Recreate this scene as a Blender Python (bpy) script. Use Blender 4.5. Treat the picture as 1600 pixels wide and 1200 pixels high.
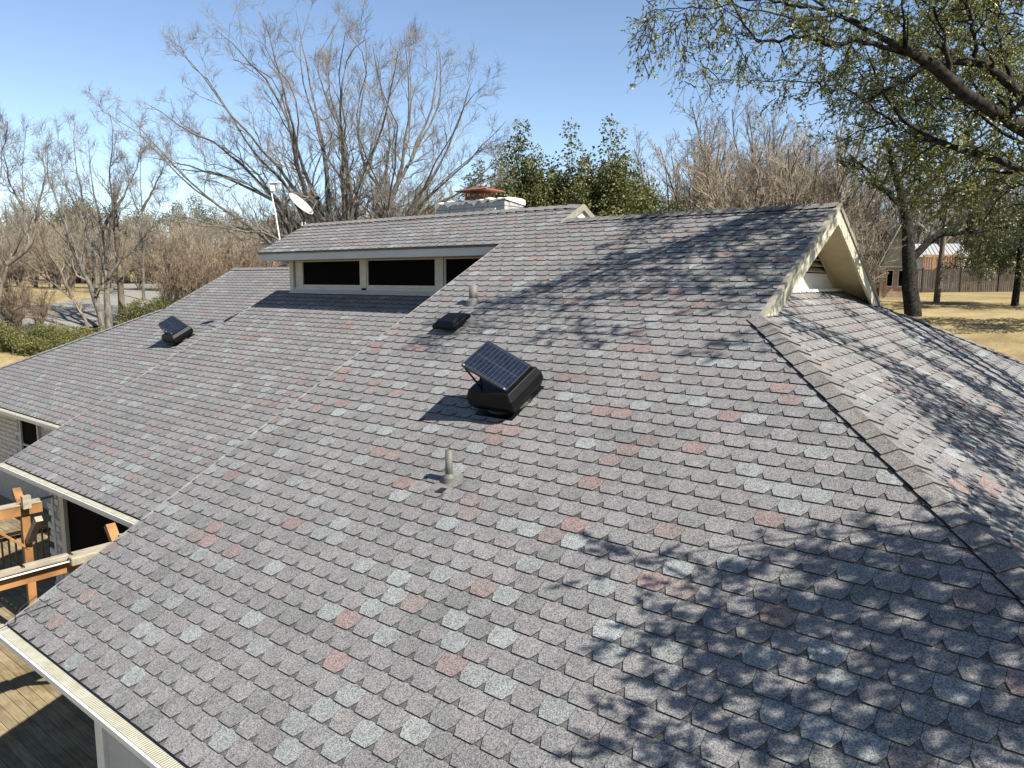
import bpy, math, random
import numpy as np
from mathutils import Vector, Matrix

# ------------------------------------------------------------------ camera, sky, sun, exposure
scene = bpy.context.scene
for o in list(bpy.data.objects): bpy.data.objects.remove(o)
COL = scene.collection
CZ = 7.2                                     # camera height above the ground beside the deck
YAW, PIT, ROL = (math.radians(a) for a in (38.471, 7.842, 0.2267))
FPX = 1162.0                                 # focal length in photo pixels (1600 wide)
F = np.array([-math.sin(YAW)*math.cos(PIT), math.cos(YAW)*math.cos(PIT), -math.sin(PIT)])
R = np.array([math.cos(YAW), math.sin(YAW), 0.0]); U = np.cross(R, F)
R, U = math.cos(ROL)*R+math.sin(ROL)*U, -math.sin(ROL)*R+math.cos(ROL)*U
cam_d = bpy.data.cameras.new('camera'); cam = bpy.data.objects.new('camera', cam_d); COL.objects.link(cam)
cam.matrix_world = Matrix(((R[0],U[0],-F[0],0),(R[1],U[1],-F[1],0),(R[2],U[2],-F[2],CZ),(0,0,0,1)))
cam_d.sensor_width = 36.0; cam_d.lens = 36.0*FPX/1600.0; cam_d.clip_end = 3000; cam_d.clip_start = 0.05
scene.camera = cam
SUNV = Vector((0.95, 0.03, 1.0)).normalized()
world = bpy.data.worlds.new('World'); scene.world = world; world.use_nodes = True
wn = world.node_tree; wn.nodes.clear()
sky = wn.nodes.new('ShaderNodeTexSky'); sky.sky_type = 'NISHITA'; sky.sun_disc = False
sky.sun_elevation = math.asin(SUNV.z); sky.sun_rotation = math.atan2(SUNV.x, SUNV.y)
sky.altitude = 0; sky.air_density = 0.8; sky.dust_density = 0.0; sky.ozone_density = 0.45
bg = wn.nodes.new('ShaderNodeBackground'); bg.inputs[1].default_value = 0.081
wo = wn.nodes.new('ShaderNodeOutputWorld')
wn.links.new(sky.outputs[0], bg.inputs[0]); wn.links.new(bg.outputs[0], wo.inputs[0])
sl = bpy.data.lights.new('sun', 'SUN'); sl.energy = 5.0; sl.angle = math.radians(0.53); sl.color = (1.0, 0.95, 0.87)
so = bpy.data.objects.new('sun', sl); COL.objects.link(so)
so.rotation_euler = SUNV.to_track_quat('Z', 'Y').to_euler(); so.location = (40, 0, 60)
scene.view_settings.view_transform = 'Standard'; scene.view_settings.look = 'None'
scene.view_settings.exposure = 1.28; scene.view_settings.gamma = 1.0
scene.view_settings.use_curve_mapping = False

rng = random.Random(7); nrng = np.random.default_rng(7)
def ray(x, y): return R*((x-800)/FPX) + U*((600-y)/FPX) + F
def at(x, y, k):                              # photo direction at a chosen distance -> world point
    p = ray(x, y)*k; return np.array([p[0], p[1], p[2]+CZ])

# ------------------------------------------------------------------ materials
def nodes(name):
    m = bpy.data.materials.new(name); m.use_nodes = True
    nt = m.node_tree; b = nt.nodes['Principled BSDF']; return m, nt, b
def N(nt, t, **kw):
    n = nt.nodes.new(t)
    for k, v in kw.items(): setattr(n, k, v)
    return n
def mixrgb(nt, fac, a, b, blend='MIX'):
    n = N(nt, 'ShaderNodeMix'); n.data_type = 'RGBA'; n.blend_type = blend
    for i, v in ((0, fac), (6, a), (7, b)):
        if hasattr(v, 'links'): nt.links.new(v, n.inputs[i])
        elif isinstance(v, (int, float)): n.inputs[i].default_value = v
        else: n.inputs[i].default_value = (*v, 1)
    return n.outputs[2]
def noise(nt, vec, scale, detail=3, rough=.55):
    n = N(nt, 'ShaderNodeTexNoise'); n.inputs['Scale'].default_value = scale
    n.inputs['Detail'].default_value = detail; n.inputs['Roughness'].default_value = rough
    if vec is not None: nt.links.new(vec, n.inputs['Vector'])
    return n.outputs['Fac']
def ramp(nt, fac, p0, p1, c0=(0,0,0), c1=(1,1,1)):
    n = N(nt, 'ShaderNodeValToRGB'); e = n.color_ramp.elements
    e[0].position = p0; e[1].position = p1; e[0].color = (*c0, 1); e[1].color = (*c1, 1)
    nt.links.new(fac, n.inputs[0]); return n.outputs[0]
def pos(nt): return N(nt, 'ShaderNodeNewGeometry').outputs['Position']
def scaled(nt, vec, s):
    n = N(nt, 'ShaderNodeMapping'); n.inputs['Scale'].default_value = s; nt.links.new(vec, n.inputs[0]); return n.outputs[0]
def bump(nt, b, h, strength, dist=.01):
    n = N(nt, 'ShaderNodeBump'); n.inputs['Strength'].default_value = strength; n.inputs['Distance'].default_value = dist
    nt.links.new(h, n.inputs['Height']); nt.links.new(n.outputs[0], b.inputs['Normal'])
def plain(name, col, rough=.7, spec=.3, metal=0.0, var=.18, scale=6.0, stretch=(1,1,1), fine=0.0):
    m, nt, b = nodes(name); p = scaled(nt, pos(nt), stretch)
    f = noise(nt, p, scale, 5)
    c = mixrgb(nt, ramp(nt, f, .3, .7), tuple(v*(1-var) for v in col), tuple(min(1, v*(1+var)) for v in col))
    if fine:
        g = noise(nt, p, 90, 2); c = mixrgb(nt, fine, c, ramp(nt, g, .3, .7, (.25,.25,.25), (1,1,1)), 'MULTIPLY'); bump(nt, b, g, .3, .004)
    nt.links.new(c, b.inputs['Base Color'])
    b.inputs['Roughness'].default_value = rough; b.inputs['Specular IOR Level'].default_value = spec; b.inputs['Metallic'].default_value = metal
    return m
M = {}
def shingle_material():
    m, nt, b = nodes('asphalt_shingle'); p = pos(nt)
    at_ = N(nt, 'ShaderNodeAttribute', attribute_name='tint'); oi = N(nt, 'ShaderNodeObjectInfo')
    base = mixrgb(nt, 1.0, at_.outputs['Color'], oi.outputs['Color'], 'MULTIPLY')
    g = N(nt, 'ShaderNodeTexVoronoi'); g.inputs['Scale'].default_value = 140; nt.links.new(p, g.inputs['Vector'])
    sep = N(nt, 'ShaderNodeSeparateColor'); nt.links.new(g.outputs['Color'], sep.inputs[0])
    gr = ramp(nt, sep.outputs[0], .0, 1.0, (.40,.40,.41), (1.62,1.60,1.58))
    c = mixrgb(nt, 1.0, base, gr, 'MULTIPLY')
    blot = ramp(nt, noise(nt, p, 9, 4), .3, .72, (.88,.88,.89), (1.10,1.09,1.08))
    c = mixrgb(nt, 1.0, c, blot, 'MULTIPLY')
    big = ramp(nt, noise(nt, p, .9, 4), .3, .7, (.93,.93,.94), (1.05,1.05,1.04))
    c = mixrgb(nt, 1.0, c, big, 'MULTIPLY')
    streak = ramp(nt, noise(nt, scaled(nt, p, (3.2, .35, .35)), 1.3, 4), .35, .7, (.93,.92,.91), (1.03,1.03,1.03))
    c = mixrgb(nt, 1.0, c, streak, 'MULTIPLY')
    nt.links.new(c, b.inputs['Base Color']); b.inputs['Roughness'].default_value = .93; b.inputs['Specular IOR Level'].default_value = .25
    bump(nt, b, sep.outputs[1], .35, .002)
    return m
M['shingle'] = shingle_material()
M['deck_board'] = None
M['roof_base'] = plain('roof_underlay', (.085,.083,.082), .95, .1)
M['cream'] = plain('cream_paint', (.42,.38,.285), .6, .3, var=.12, scale=9, stretch=(1,1,.25))
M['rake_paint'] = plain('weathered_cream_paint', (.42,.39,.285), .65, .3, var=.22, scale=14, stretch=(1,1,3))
M['soffit'] = plain('bounce_lit_soffit_paint', (.56,.47,.28), .6, .3, var=.06)  # gable soffit: golden bounce light put into the cream colour
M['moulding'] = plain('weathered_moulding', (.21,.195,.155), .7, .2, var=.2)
M['white'] = plain('white_paint', (.60,.585,.54), .55, .35, var=.08)
M['greytrim'] = plain('grey_trim_paint', (.36,.36,.355), .6, .3, var=.10, scale=5, stretch=(.3,1,1))
M['frame'] = plain('window_frame_paint', (.38,.37,.33), .6, .3, var=.12)
M['drip'] = plain('drip_edge_metal', (.20,.195,.185), .6, .3, var=.45, scale=2.5)
M['blackmetal'] = plain('black_painted_metal', (.0035,.0035,.004), .45, .16, var=.3)
M['panelframe'] = plain('panel_frame', (.02,.02,.022), .35, .5)
M['steel'] = plain('galvanised_steel', (.42,.42,.42), .4, .5, .7, var=.15, scale=20)
M['rust'] = plain('rusty_metal', (.17,.065,.035), .85, .2, var=.45, scale=18)
M['pipe'] = plain('vent_pipe_plastic', (.095,.092,.078), .6, .3, var=.15)
M['pipegrey'] = plain('vent_pipe_metal', (.12,.115,.105), .6, .3, var=.2, stretch=(1,1,.2))
M['flash'] = plain('flashing_metal', (.14,.135,.13), .55, .4, var=.2)
M['dish'] = plain('dish_enamel', (.29,.29,.285), .5, .4, var=.05)
M['darkscreen'] = plain('dark_insect_screen', (.0025,.0025,.0025), .8, .03, var=.3, scale=60)
M['chimney'] = plain('painted_chimney_block', (.34,.33,.315), .9, .15, var=.2, scale=12, fine=.3)
M['chimwhite'] = plain('white_mortar_crown', (.80,.77,.68), .9, .15, var=.15, scale=25, fine=.3)
M['mortar'] = plain('mortar', (.33,.31,.28), .95, .1)
M['stone'] = plain('pale_limestone', (.52,.49,.42), .9, .15, var=.25, scale=7, fine=.4)
M['wallshade'] = plain('painted_wall', (.42,.40,.36), .8, .2)
M['cedar'] = plain('cedar_beam', (.215,.105,.040), .7, .2, var=.45, scale=5, stretch=(1.5,.4,.4))
M['cedargrey'] = plain('weathered_cedar', (.25,.215,.16), .85, .15, var=.35, scale=8, stretch=(3,.5,1))
M['bark'] = plain('grey_bark', (.105,.094,.078), .95, .1, var=.5, scale=7, stretch=(1,1,.3))
M['barkdark'] = plain('live_oak_bark', (.030,.027,.022), .97, .08, var=.9, scale=9, fine=.5)
M['barkbrown'] = plain('brown_bark', (.125,.10,.078), .95, .1, var=.4, scale=6, stretch=(1,1,.3))
M['twigtan'] = plain('tan_twigs', (.255,.212,.155), .95, .1, var=.25, scale=.5)
M['twiggrey'] = plain('grey_twigs', (.180,.165,.143), .95, .1, var=.25, scale=.6)
M['twigred'] = plain('reddish_twigs', (.245,.188,.13), .95, .1, var=.25, scale=.6)
M['black'] = plain('black_rubber', (.012,.012,.012), .6, .3)
M['fence'] = plain('weathered_shaded_fence_boards', (.060,.050,.040), .9, .1, var=.5, scale=4, stretch=(4,4,.3))  # board colour darkened for the shade of the trees
M['metalroof'] = plain('pale_metal_roof', (.28,.28,.27), .5, .4, var=.1)
M['orange'] = plain('stained_playset_wood', (.30,.155,.065), .7, .2, var=.3)
M['brick'] = plain('neighbour_brick', (.42,.30,.21), .9, .15, var=.25, scale=4)
M['nbroof'] = plain('neighbour_shingle', (.075,.072,.07), .95, .1, var=.3, scale=8)
M['nbsiding'] = plain('neighbour_siding', (.44,.43,.33), .8, .2, var=.15)
M['bronze'] = plain('dark_bronze', (.05,.045,.04), .5, .4)
def planks_material():
    m, nt, b = nodes('weathered_deck_wood'); oi = N(nt, 'ShaderNodeObjectInfo'); p = pos(nt)
    gr = noise(nt, scaled(nt, p, (.8, 14, 8)), 3, 6)
    c = ramp(nt, gr, .3, .75, (.14,.108,.062), (.275,.23,.145))
    t = ramp(nt, oi.outputs['Random'], 0, 1, (.72,.72,.72), (1.12,1.08,1.0))
    c = mixrgb(nt, 1, c, t, 'MULTIPLY')
    st = ramp(nt, noise(nt, p, 2.2, 5), .42, .7, (1,1,1), (.62,.60,.52)); c = mixrgb(nt, 1, c, st, 'MULTIPLY')
    nt.links.new(c, b.inputs['Base Color']); b.inputs['Roughness'].default_value = .9; b.inputs['Specular IOR Level'].default_value = .15
    bump(nt, b, gr, .4, .004); return m
M['plank'] = planks_material()
def solar_material():
    m, nt, b = nodes('solar_cells')
    tc = N(nt, 'ShaderNodeTexCoord'); sep = N(nt, 'ShaderNodeSeparateXYZ'); nt.links.new(tc.outputs['Object'], sep.inputs[0])
    def lines(out, freq, w):
        a = N(nt, 'ShaderNodeMath', operation='MULTIPLY'); a.inputs[1].default_value = freq; nt.links.new(out, a.inputs[0])
        fr = N(nt, 'ShaderNodeMath', operation='FRACT'); nt.links.new(a.outputs[0], fr.inputs[0])
        lt = N(nt, 'ShaderNodeMath', operation='LESS_THAN'); lt.inputs[1].default_value = w; nt.links.new(fr.outputs[0], lt.inputs[0]); return lt.outputs[0]
    cells = ramp(nt, noise(nt, tc.outputs['Object'], 14, 3), .3, .7, (.004,.006,.012), (.009,.014,.027))
    l1 = lines(sep.outputs[0], 19.0, .05); l2 = lines(sep.outputs[1], 4.1, .02)
    c = mixrgb(nt, l2, cells, (.05,.055,.065)); c = mixrgb(nt, l1, c, (.07,.078,.088))
    nt.links.new(c, b.inputs['Base Color']); b.inputs['Roughness'].default_value = .25; b.inputs['Specular IOR Level'].default_value = .25
    return m
M['solar'] = solar_material()
def guard_material():
    m, nt, b = nodes('gutter_guard_mesh'); p = pos(nt)
    w = N(nt, 'ShaderNodeTexWave'); w.inputs['Scale'].default_value = 11; w.inputs['Distortion'].default_value = 1.2; w.inputs['Detail'].default_value = 2
    w.bands_direction = 'X'; nt.links.new(p, w.inputs['Vector'])
    c = ramp(nt, w.outputs['Fac'], .1, .9, (.20,.19,.145), (.46,.44,.35))
    d = ramp(nt, noise(nt, p, 5, 5), .4, .75, (1,1,1), (.68,.64,.52)); c = mixrgb(nt, 1, c, d, 'MULTIPLY')
    nt.links.new(c, b.inputs['Base Color']); b.inputs['Roughness'].default_value = .6
    bump(nt, b, w.outputs['Fac'], .5, .006); return m
M['guard'] = guard_material()
def leaf_material(name, c0, c1, rough=.45, spec=.5, trans=.25):
    m, nt, b = nodes(name); at_ = N(nt, 'ShaderNodeAttribute', attribute_name='tint')
    sep = N(nt, 'ShaderNodeSeparateColor'); nt.links.new(at_.outputs['Color'], sep.inputs[0])
    c = mixrgb(nt, sep.outputs[0], c0, c1)
    nt.links.new(c, b.inputs['Base Color']); b.inputs['Roughness'].default_value = rough; b.inputs['Specular IOR Level'].default_value = spec
    out = nt.nodes['Material Output']; tr = N(nt, 'ShaderNodeBsdfTranslucent'); nt.links.new(c, tr.inputs[0])
    mx = N(nt, 'ShaderNodeMixShader'); mx.inputs[0].default_value = trans
    nt.links.new(b.outputs[0], mx.inputs[1]); nt.links.new(tr.outputs[0], mx.inputs[2]); nt.links.new(mx.outputs[0], out.inputs[0])
    return m
M['oakleaf'] = leaf_material('live_oak_leaves', (.080,.098,.024), (.27,.265,.075), .45, .45)
M['oakfar'] = leaf_material('far_oak_leaves', (.035,.050,.016), (.13,.135,.045), .45, .5)
M['cedarleaf'] = leaf_material('evergreen_leaves', (.038,.050,.015), (.18,.18,.055), .5, .35)
M['bushleaf'] = leaf_material('bush_leaves', (.055,.070,.020), (.26,.245,.085), .5, .3)
M['olive'] = leaf_material('olive_leaves', (.10,.095,.045), (.24,.20,.10), .7, .2)
def ground_material():
    m, nt, b = nodes('dormant_lawn'); p = pos(nt)
    c = ramp(nt, noise(nt, p, .35, 6, .65), .32, .68, (.175,.132,.064), (.32,.258,.138))
    c = mixrgb(nt, .55, c, ramp(nt, noise(nt, p, 6, 5, .7), .3, .7, (.45,.42,.38), (1.1,1.08,1.0)), 'MULTIPLY')
    c = mixrgb(nt, ramp(nt, noise(nt, p, .09, 3), .55, .72), c, (.19,.145,.07))
    nt.links.new(c, b.inputs['Base Color']); b.inputs['Roughness'].default_value = 1; b.inputs['Specular IOR Level'].default_value = .05
    return m
M['ground'] = ground_material()
M['asphalt'] = plain('pale_worn_road', (.20,.19,.165), .95, .1, var=.12, scale=1.2, fine=.3)
M['kerb'] = plain('concrete_kerb', (.44,.42,.37), .9, .15, var=.12)

# ------------------------------------------------------------------ mesh helpers
class MB:
    def __init__(s): s.v = []; s.f = []; s.t = []
    def add(s, vs, fs, tint=None):
        n = len(s.v); s.v.extend([tuple(float(c) for c in v) for v in vs]); s.f.extend([tuple(n+i for i in f) for f in fs])
        if tint is not None: s.t.extend([tint]*len(vs))
    def box(s, lo, hi):
        x0,y0,z0 = lo; x1,y1,z1 = hi
        s.add([(x0,y0,z0),(x1,y0,z0),(x1,y1,z0),(x0,y1,z0),(x0,y0,z1),(x1,y0,z1),(x1,y1,z1),(x0,y1,z1)],
              [(0,3,2,1),(4,5,6,7),(0,1,5,4),(1,2,6,5),(2,3,7,6),(3,0,4,7)])
    def obox(s, c, ax, ay, az):                 # centre and three half-axis vectors
        c, ax, ay, az = (np.array(q, float) for q in (c, ax, ay, az))
        s.add([c+i*ax+j*ay+k*az for k in (-1,1) for (i,j) in ((-1,-1),(1,-1),(1,1),(-1,1))],
              [(0,3,2,1),(4,5,6,7),(0,1,5,4),(1,2,6,5),(2,3,7,6),(3,0,4,7)])
    def bar(s, p, q, w, h, up=(0,0,1)):         # rectangular bar from p to q
        p, q = np.array(p, float), np.array(q, float); d = q-p; L = np.linalg.norm(d); d /= L
        side = np.cross(d, up); side /= np.linalg.norm(side); u = np.cross(side, d)
        s.obox((p+q)/2, d*L/2, side*w/2, u*h/2)
    def prism(s, poly, vec):                    # planar polygon extruded along vec
        n = len(poly); vec = np.array(vec, float)
        s.add([np.array(p, float) for p in poly]+[np.array(p, float)+vec for p in poly],
              [tuple(range(n-1,-1,-1)), tuple(range(n, 2*n))]+[(i,(i+1)%n,n+(i+1)%n,n+i) for i in range(n)])
    def tube(s, pts, radii, n=8, cap=True):
        pts = [np.array(p, float) for p in pts]; b = len(s.v); vs = []; fs = []; ref = np.array([.31,.22,.92])
        for i, p in enumerate(pts):
            d = pts[min(i+1,len(pts)-1)]-pts[max(i-1,0)]; d /= np.linalg.norm(d)+1e-9
            rr = ref if abs(d@ref) < .95 else np.array([1.,0,0])
            a = np.cross(d, rr); a /= np.linalg.norm(a); c = np.cross(d, a)
            for k in range(n):
                t = 2*math.pi*k/n; vs.append(p+radii[i]*(a*math.cos(t)+c*math.sin(t)))
        for i in range(len(pts)-1):
            for k in range(n): fs.append((i*n+k, i*n+(k+1)%n, (i+1)*n+(k+1)%n, (i+1)*n+k))
        if cap: fs.append(tuple(range(n-1,-1,-1))); fs.append(tuple((len(pts)-1)*n+k for k in range(n)))
        s.add(vs, fs)
    def build(s, name, mat, parent=None, smooth=False, bevel=0):
        me = bpy.data.meshes.new(name); me.from_pydata(s.v, [], s.f); me.validate()
        if s.t:
            a = me.color_attributes.new('tint', 'FLOAT_COLOR', 'POINT')
            a.data.foreach_set('color', np.array([(*t, 1) for t in s.t], np.float32).ravel())
        me.materials.append(mat); me.update()
        if smooth: me.polygons.foreach_set('use_smooth', [True]*len(me.polygons))
        o = bpy.data.objects.new(name, me); COL.objects.link(o)
        if parent is not None: o.parent = parent
        if bevel:
            bv = o.modifiers.new('bevel', 'BEVEL'); bv.width = bevel; bv.segments = 2; bv.limit_method = 'ANGLE'
        return o
def link(name, me, parent=None, loc=(0,0,0), rotz=0):
    o = bpy.data.objects.new(name, me); COL.objects.link(o); o.location = loc; o.rotation_euler = (0,0,rotz)
    if parent is not None: o.parent = parent
    return o
def tag(o, label=None, cat=None, group=None, kind=None):
    if label: o['label'] = label
    if cat: o['category'] = cat
    if group: o['group'] = group
    if kind: o['kind'] = kind
    return o
def empty(name, loc=(0,0,0)):
    o = bpy.data.objects.new(name, None); COL.objects.link(o); o.location = loc; o.empty_display_size = .2; return o
def kids(o): return [c for c in bpy.data.objects if c.parent == o]
def copy_tree(o, parent=None):
    c = o.copy(); COL.objects.link(c); c.parent = parent
    for ch in kids(o): copy_tree(ch, c)
    return c

# ------------------------------------------------------------------ terrain
def hgt(x, y):
    x = np.asarray(x, float); y = np.asarray(y, float)
    dx = np.maximum(np.maximum(-31-x, x-4.5), 0); dy = np.maximum(y-24, 0); d = np.hypot(dx, dy)
    t = np.clip((d-70)/110, 0, 1); return (6.8*(1-np.exp(-np.maximum(d-2, 0)/13.0))+9*t*t*(3-2*t))*np.clip((y+30)/30, 0, 1)
def ground_at(x, y): return float(hgt(x, y))
gx = np.concatenate([np.linspace(-1500,-140,10), np.arange(-130,90,2.0), np.linspace(100,1500,10)])
gy = np.concatenate([np.linspace(-1500,-60,8), np.arange(-50,150,2.0), np.linspace(160,1500,10)])
XX, YY = np.meshgrid(gx, gy); ZZ = hgt(XX, YY); nx = len(gx)
g = MB(); g.v = [tuple(map(float, t)) for t in zip(XX.ravel(), YY.ravel(), ZZ.ravel())]
g.f = [(j*nx+i, j*nx+i+1, (j+1)*nx+i+1, (j+1)*nx+i) for j in range(len(gy)-1) for i in range(nx-1)]
tag(g.build('ground', M['ground'], smooth=True), 'dormant tan lawn rising gently round the house', kind='structure')
def strip(name, pts, w, mat, dz, label):      # a road or kerb draped on the terrain
    mb = MB(); P = [np.array(p, float) for p in pts]; fine = []
    for a, b in zip(P[:-1], P[1:]):
        for t in np.linspace(0, 1, 12, endpoint=False): fine.append(a+(b-a)*t)
    fine.append(P[-1]); vs = []; K = 9
    for i, p in enumerate(fine):
        d = fine[min(i+1,len(fine)-1)]-fine[max(i-1,0)]; d /= np.linalg.norm(d); n = np.array([-d[1], d[0]])
        for k in range(K):
            q = p+n*w*(k/(K-1)-.5); vs.append((q[0], q[1], ground_at(*q)+dz))
    mb.add(vs, [(i*K+k, i*K+k+1, (i+1)*K+k+1, (i+1)*K+k) for i in range(len(fine)-1) for k in range(K-1)])
    return tag(mb.build(name, mat), label, kind='structure')
RD = [(-40,2),(-46,10),(-50,17.5),(-52,22),(-56,27),(-66,33),(-90,42)]
strip('road', RD, 7.5, M['asphalt'], .10, 'pale worn residential street curving past the bare trees')
RD2 = [(14,33),(4,36.5),(-8,39),(-20,41)]
strip('driveway', [(14,30),(2,34.5),(-12,37)], 3.0, M['kerb'], .07, 'pale strip of pavement at the edge of the dry lawn')

# ------------------------------------------------------------------ the house: roof geometry
SL = .522; HY = math.hypot(1, SL); CO, SI = 1/HY, SL/HY
ZE = CZ-3.778; EXP = .19; TW = .254
YA, YB, YC = 2.63, 5.28, 7.64                 # eave lines of the three stepped slopes
HIP = 5.75                                    # X + Y along the near hip
RID = 12.11; RIDZ = ZE+SL*(RID-YA)
RX = -3.33                                    # gable rake
LA, LB = -9.2, -17.7                          # left rakes of the first and second slope
DEV = YA+51*EXP*CO; DRID = 12.75; DL, DR = -17.38, -8.35   # clerestory roof
XE = HIP-YA                                   # eave line of the right hip slope
CRID = 15.7; CRX = -25.87; CKY = 13.0
house = empty('house', (-10, 10, 0))
house['label'] = 'long low house under a stepped grey shingle roof with clerestory windows'; house['category'] = 'house'
def under(o): o.parent = house; o.matrix_parent_inverse = Matrix.Translation((10,-10,0)); return o
def hb(mb, name, mat, **kw): return under(mb.build(name, mat, **kw))

def clip(poly, reg):                           # convex clip, reg counter-clockwise
    out = poly
    for (a, b) in zip(reg, reg[1:]+reg[:1]):
        ex, ey = b[0]-a[0], b[1]-a[1]; cur = out; out = []
        if not cur: return []
        dd = [ex*(p[1]-a[1])-ey*(p[0]-a[0]) for p in cur]
        for i in range(len(cur)):
            p, q, dp, dq = cur[i-1], cur[i], dd[i-1], dd[i]
            if (dp >= 0) != (dq >= 0):
                t = dp/(dp-dq); out.append((p[0]+(q[0]-p[0])*t, p[1]+(q[1]-p[1])*t))
            if dq >= 0: out.append(q)
    return out
def area(p): return .5*abs(sum(a[0]*b[1]-a[1]*b[0] for a, b in zip(p, p[1:]+p[:1])))
def tint():
    r = rng.random()
    if r < .105: v = rng.uniform(.165,.20); return (v*.945, v*1.0, v*.985)
    if r < .170: v = rng.uniform(.125,.150); return (v*rng.uniform(1.10,1.24), v*.94, v*.885)
    if r < .30: v = rng.uniform(.122,.143); return (v*.985, v*1.0, v*.975)
    v = rng.uniform(.134,.158); w = rng.uniform(-.015,.02); return (v*(1.0+w), v*(.982), v*(.975-w*.5))
def tab_shape(u0, vb):
    g = .0018; L, Rr = u0+g, u0+TW-g
    return [(L+.040,vb),(Rr-.040,vb),(Rr,vb+.076),(Rr,vb+.236),(L,vb+.236),(L,vb+.076)]
def tab_height(v, vb, lift=0): return .0016+(.0165+lift)*(1-(v-vb)/.245)
def add_tab(mb, fr, poly, vb, col, lift=0):
    o, u, v, n = fr; k = len(poly)
    top = [o+u*p[0]+v*p[1]+n*tab_height(p[1], vb, lift) for p in poly]; bot = [o+u*p[0]+v*p[1]+n*(-.002) for p in poly]
    mb.add(top, [tuple(range(k))], col); mb.add(top+bot, [(k+i, k+(i+1)%k, (i+1)%k, i) for i in range(k)], tuple(c*.16 for c in col))   # cut edges: black asphalt, darkened further to draw the shade line under tabs
def shingle_slope(name, frame, regions, pick=0, phase=0.0, label=None):
    """deck slab + shingle courses; the pick nearest whole tabs become objects of their own"""
    o, u, v = (np.array(q, float) for q in frame); n = np.cross(u, v); fr = (o, u, v, n)
    slab = MB()
    for (v0, v1, reg) in regions:
        c = clip(reg, [(-99,v0),(99,v0),(99,v1),(-99,v1)]); slab.prism([o+u*p[0]+v*p[1]-n*.03 for p in c], n*.028)
    deck = hb(slab, name, M['roof_base']); deck['label'] = label
    field, singles = MB(), []
    vmax = max(r[1] for r in regions); nc = int(math.ceil(vmax/EXP))
    for i in range(nc):
      vb = i*EXP
      for reg in [r[2] for r in regions if r[0]-1e-6 <= vb+.02 < r[1]]:
        us = [p[0] for p in reg]; u0, u1 = min(us), max(us); vtop = max(p[1] for p in reg)
        st = clip([(u0-1,vb+.006),(u1+1,vb+.006),(u1+1,min(vb+.235,vtop)),(u0-1,min(vb+.235,vtop))], reg)
        if len(st) > 2 and i:
            k = len(st); hh = lambda q: .009*(1-(q-vb)/.245)
            field.add([o+u*p[0]+v*p[1]+n*hh(p[1]) for p in st]+[o+u*p[0]+v*p[1]-n*.002 for p in st],
                      [tuple(range(k))]+[(k+a, k+(a+1)%k, (a+1)%k, a) for a in range(k)], (.078,.077,.075))
        off = phase+(i % 2)*TW/2+((i*7) % 5-2)*.006
        j0 = int(math.floor((u0-off)/TW))-1; j1 = int(math.ceil((u1-off)/TW))+1
        for j in range(j0, j1):
            rng.seed(i*7919+(j//4)*104729+int(phase*1000)); jt = rng.uniform(-.0022,.0022)
            rng.seed(i*7919+j*104729+int(phase*1000)+5)
            uu = off+j*TW; sh = tab_shape(uu, vb+jt); pl = clip(sh, reg)
            if len(pl) < 3 or area(pl) < 4e-4: continue
            whole = abs(area(pl)-area(sh)) < 1e-6; col = tint(); lift = max(0, rng.gauss(0, .0012))
            if whole and pick:
                c = o+u*(uu+TW/2)+v*(vb+.1); d = c-np.array([0,0,CZ]); z = d@F
                if z > .5:
                    px, py = 800+FPX*(d@R)/z, 600-FPX*(d@U)/z
                    if -40 < px < 1640 and py < 1230: singles.append((np.linalg.norm(d), uu, vb+jt, col, lift)); continue
            add_tab(field, fr, pl, vb+jt, col, lift)
    singles.sort(); near, rest = singles[:pick], singles[pick:]
    for (_, uu, vb, col, lift) in rest: add_tab(field, fr, tab_shape(uu, vb), vb, col, lift)
    fo = field.build('shingles', M['shingle']); fo.parent = deck; fo.matrix_parent_inverse = deck.matrix_world.inverted(); fo['kind'] = 'stuff'
    if near:
        proto = MB(); add_tab(proto, (np.zeros(3), u, v, n), tab_shape(0, 0), 0, (1,1,1))
        po = proto.build('shingle', M['shingle']); me = po.data; bpy.data.objects.remove(po)
        for k, (_, uu, vb, col, lift) in enumerate(near):
            s = bpy.data.objects.new('shingle', me); COL.objects.link(s)
            s.location = Vector(o+u*uu+v*vb+n*lift*.6); s.color = (*col, 1); s.parent = deck
    return deck
def V_(y, ye): return (y-ye)/CO               # slope length above an eave
uX, vF, vB = (1,0,0), (0,CO,SI), (0,-CO,SI)
# first (nearest) slope and the clerestory roof that continues it
eL = LA
vk, vd, vr, vt = math.floor(V_(HIP-RX, YA)/EXP)*EXP, V_(DEV, YA), V_(RID, YA), V_(DRID, YA)
hipA = lambda v: HIP-(YA+v*CO)
main_reg = [(0, vk, [(eL,0),(hipA(0),0),(hipA(vk+.3),vk+.3),(eL,vk+.3)]),
            (vk, vd, [(eL,vk-.3),(RX,vk-.3),(RX,vd+.3),(eL,vd+.3)]),
            (vd, vr, [(DR,vd-.001),(RX,vd-.001),(RX,vr),(DR,vr)]),
            (vd, vt, [(DL,vd-.001),(DR,vd-.001),(DR,vt),(DL,vt)])]
main = shingle_slope('roof_slope', ((0,YA,ZE), uX, vF), main_reg, pick=300, phase=.11, label='widest shingle slope carrying the large solar fan')
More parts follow.
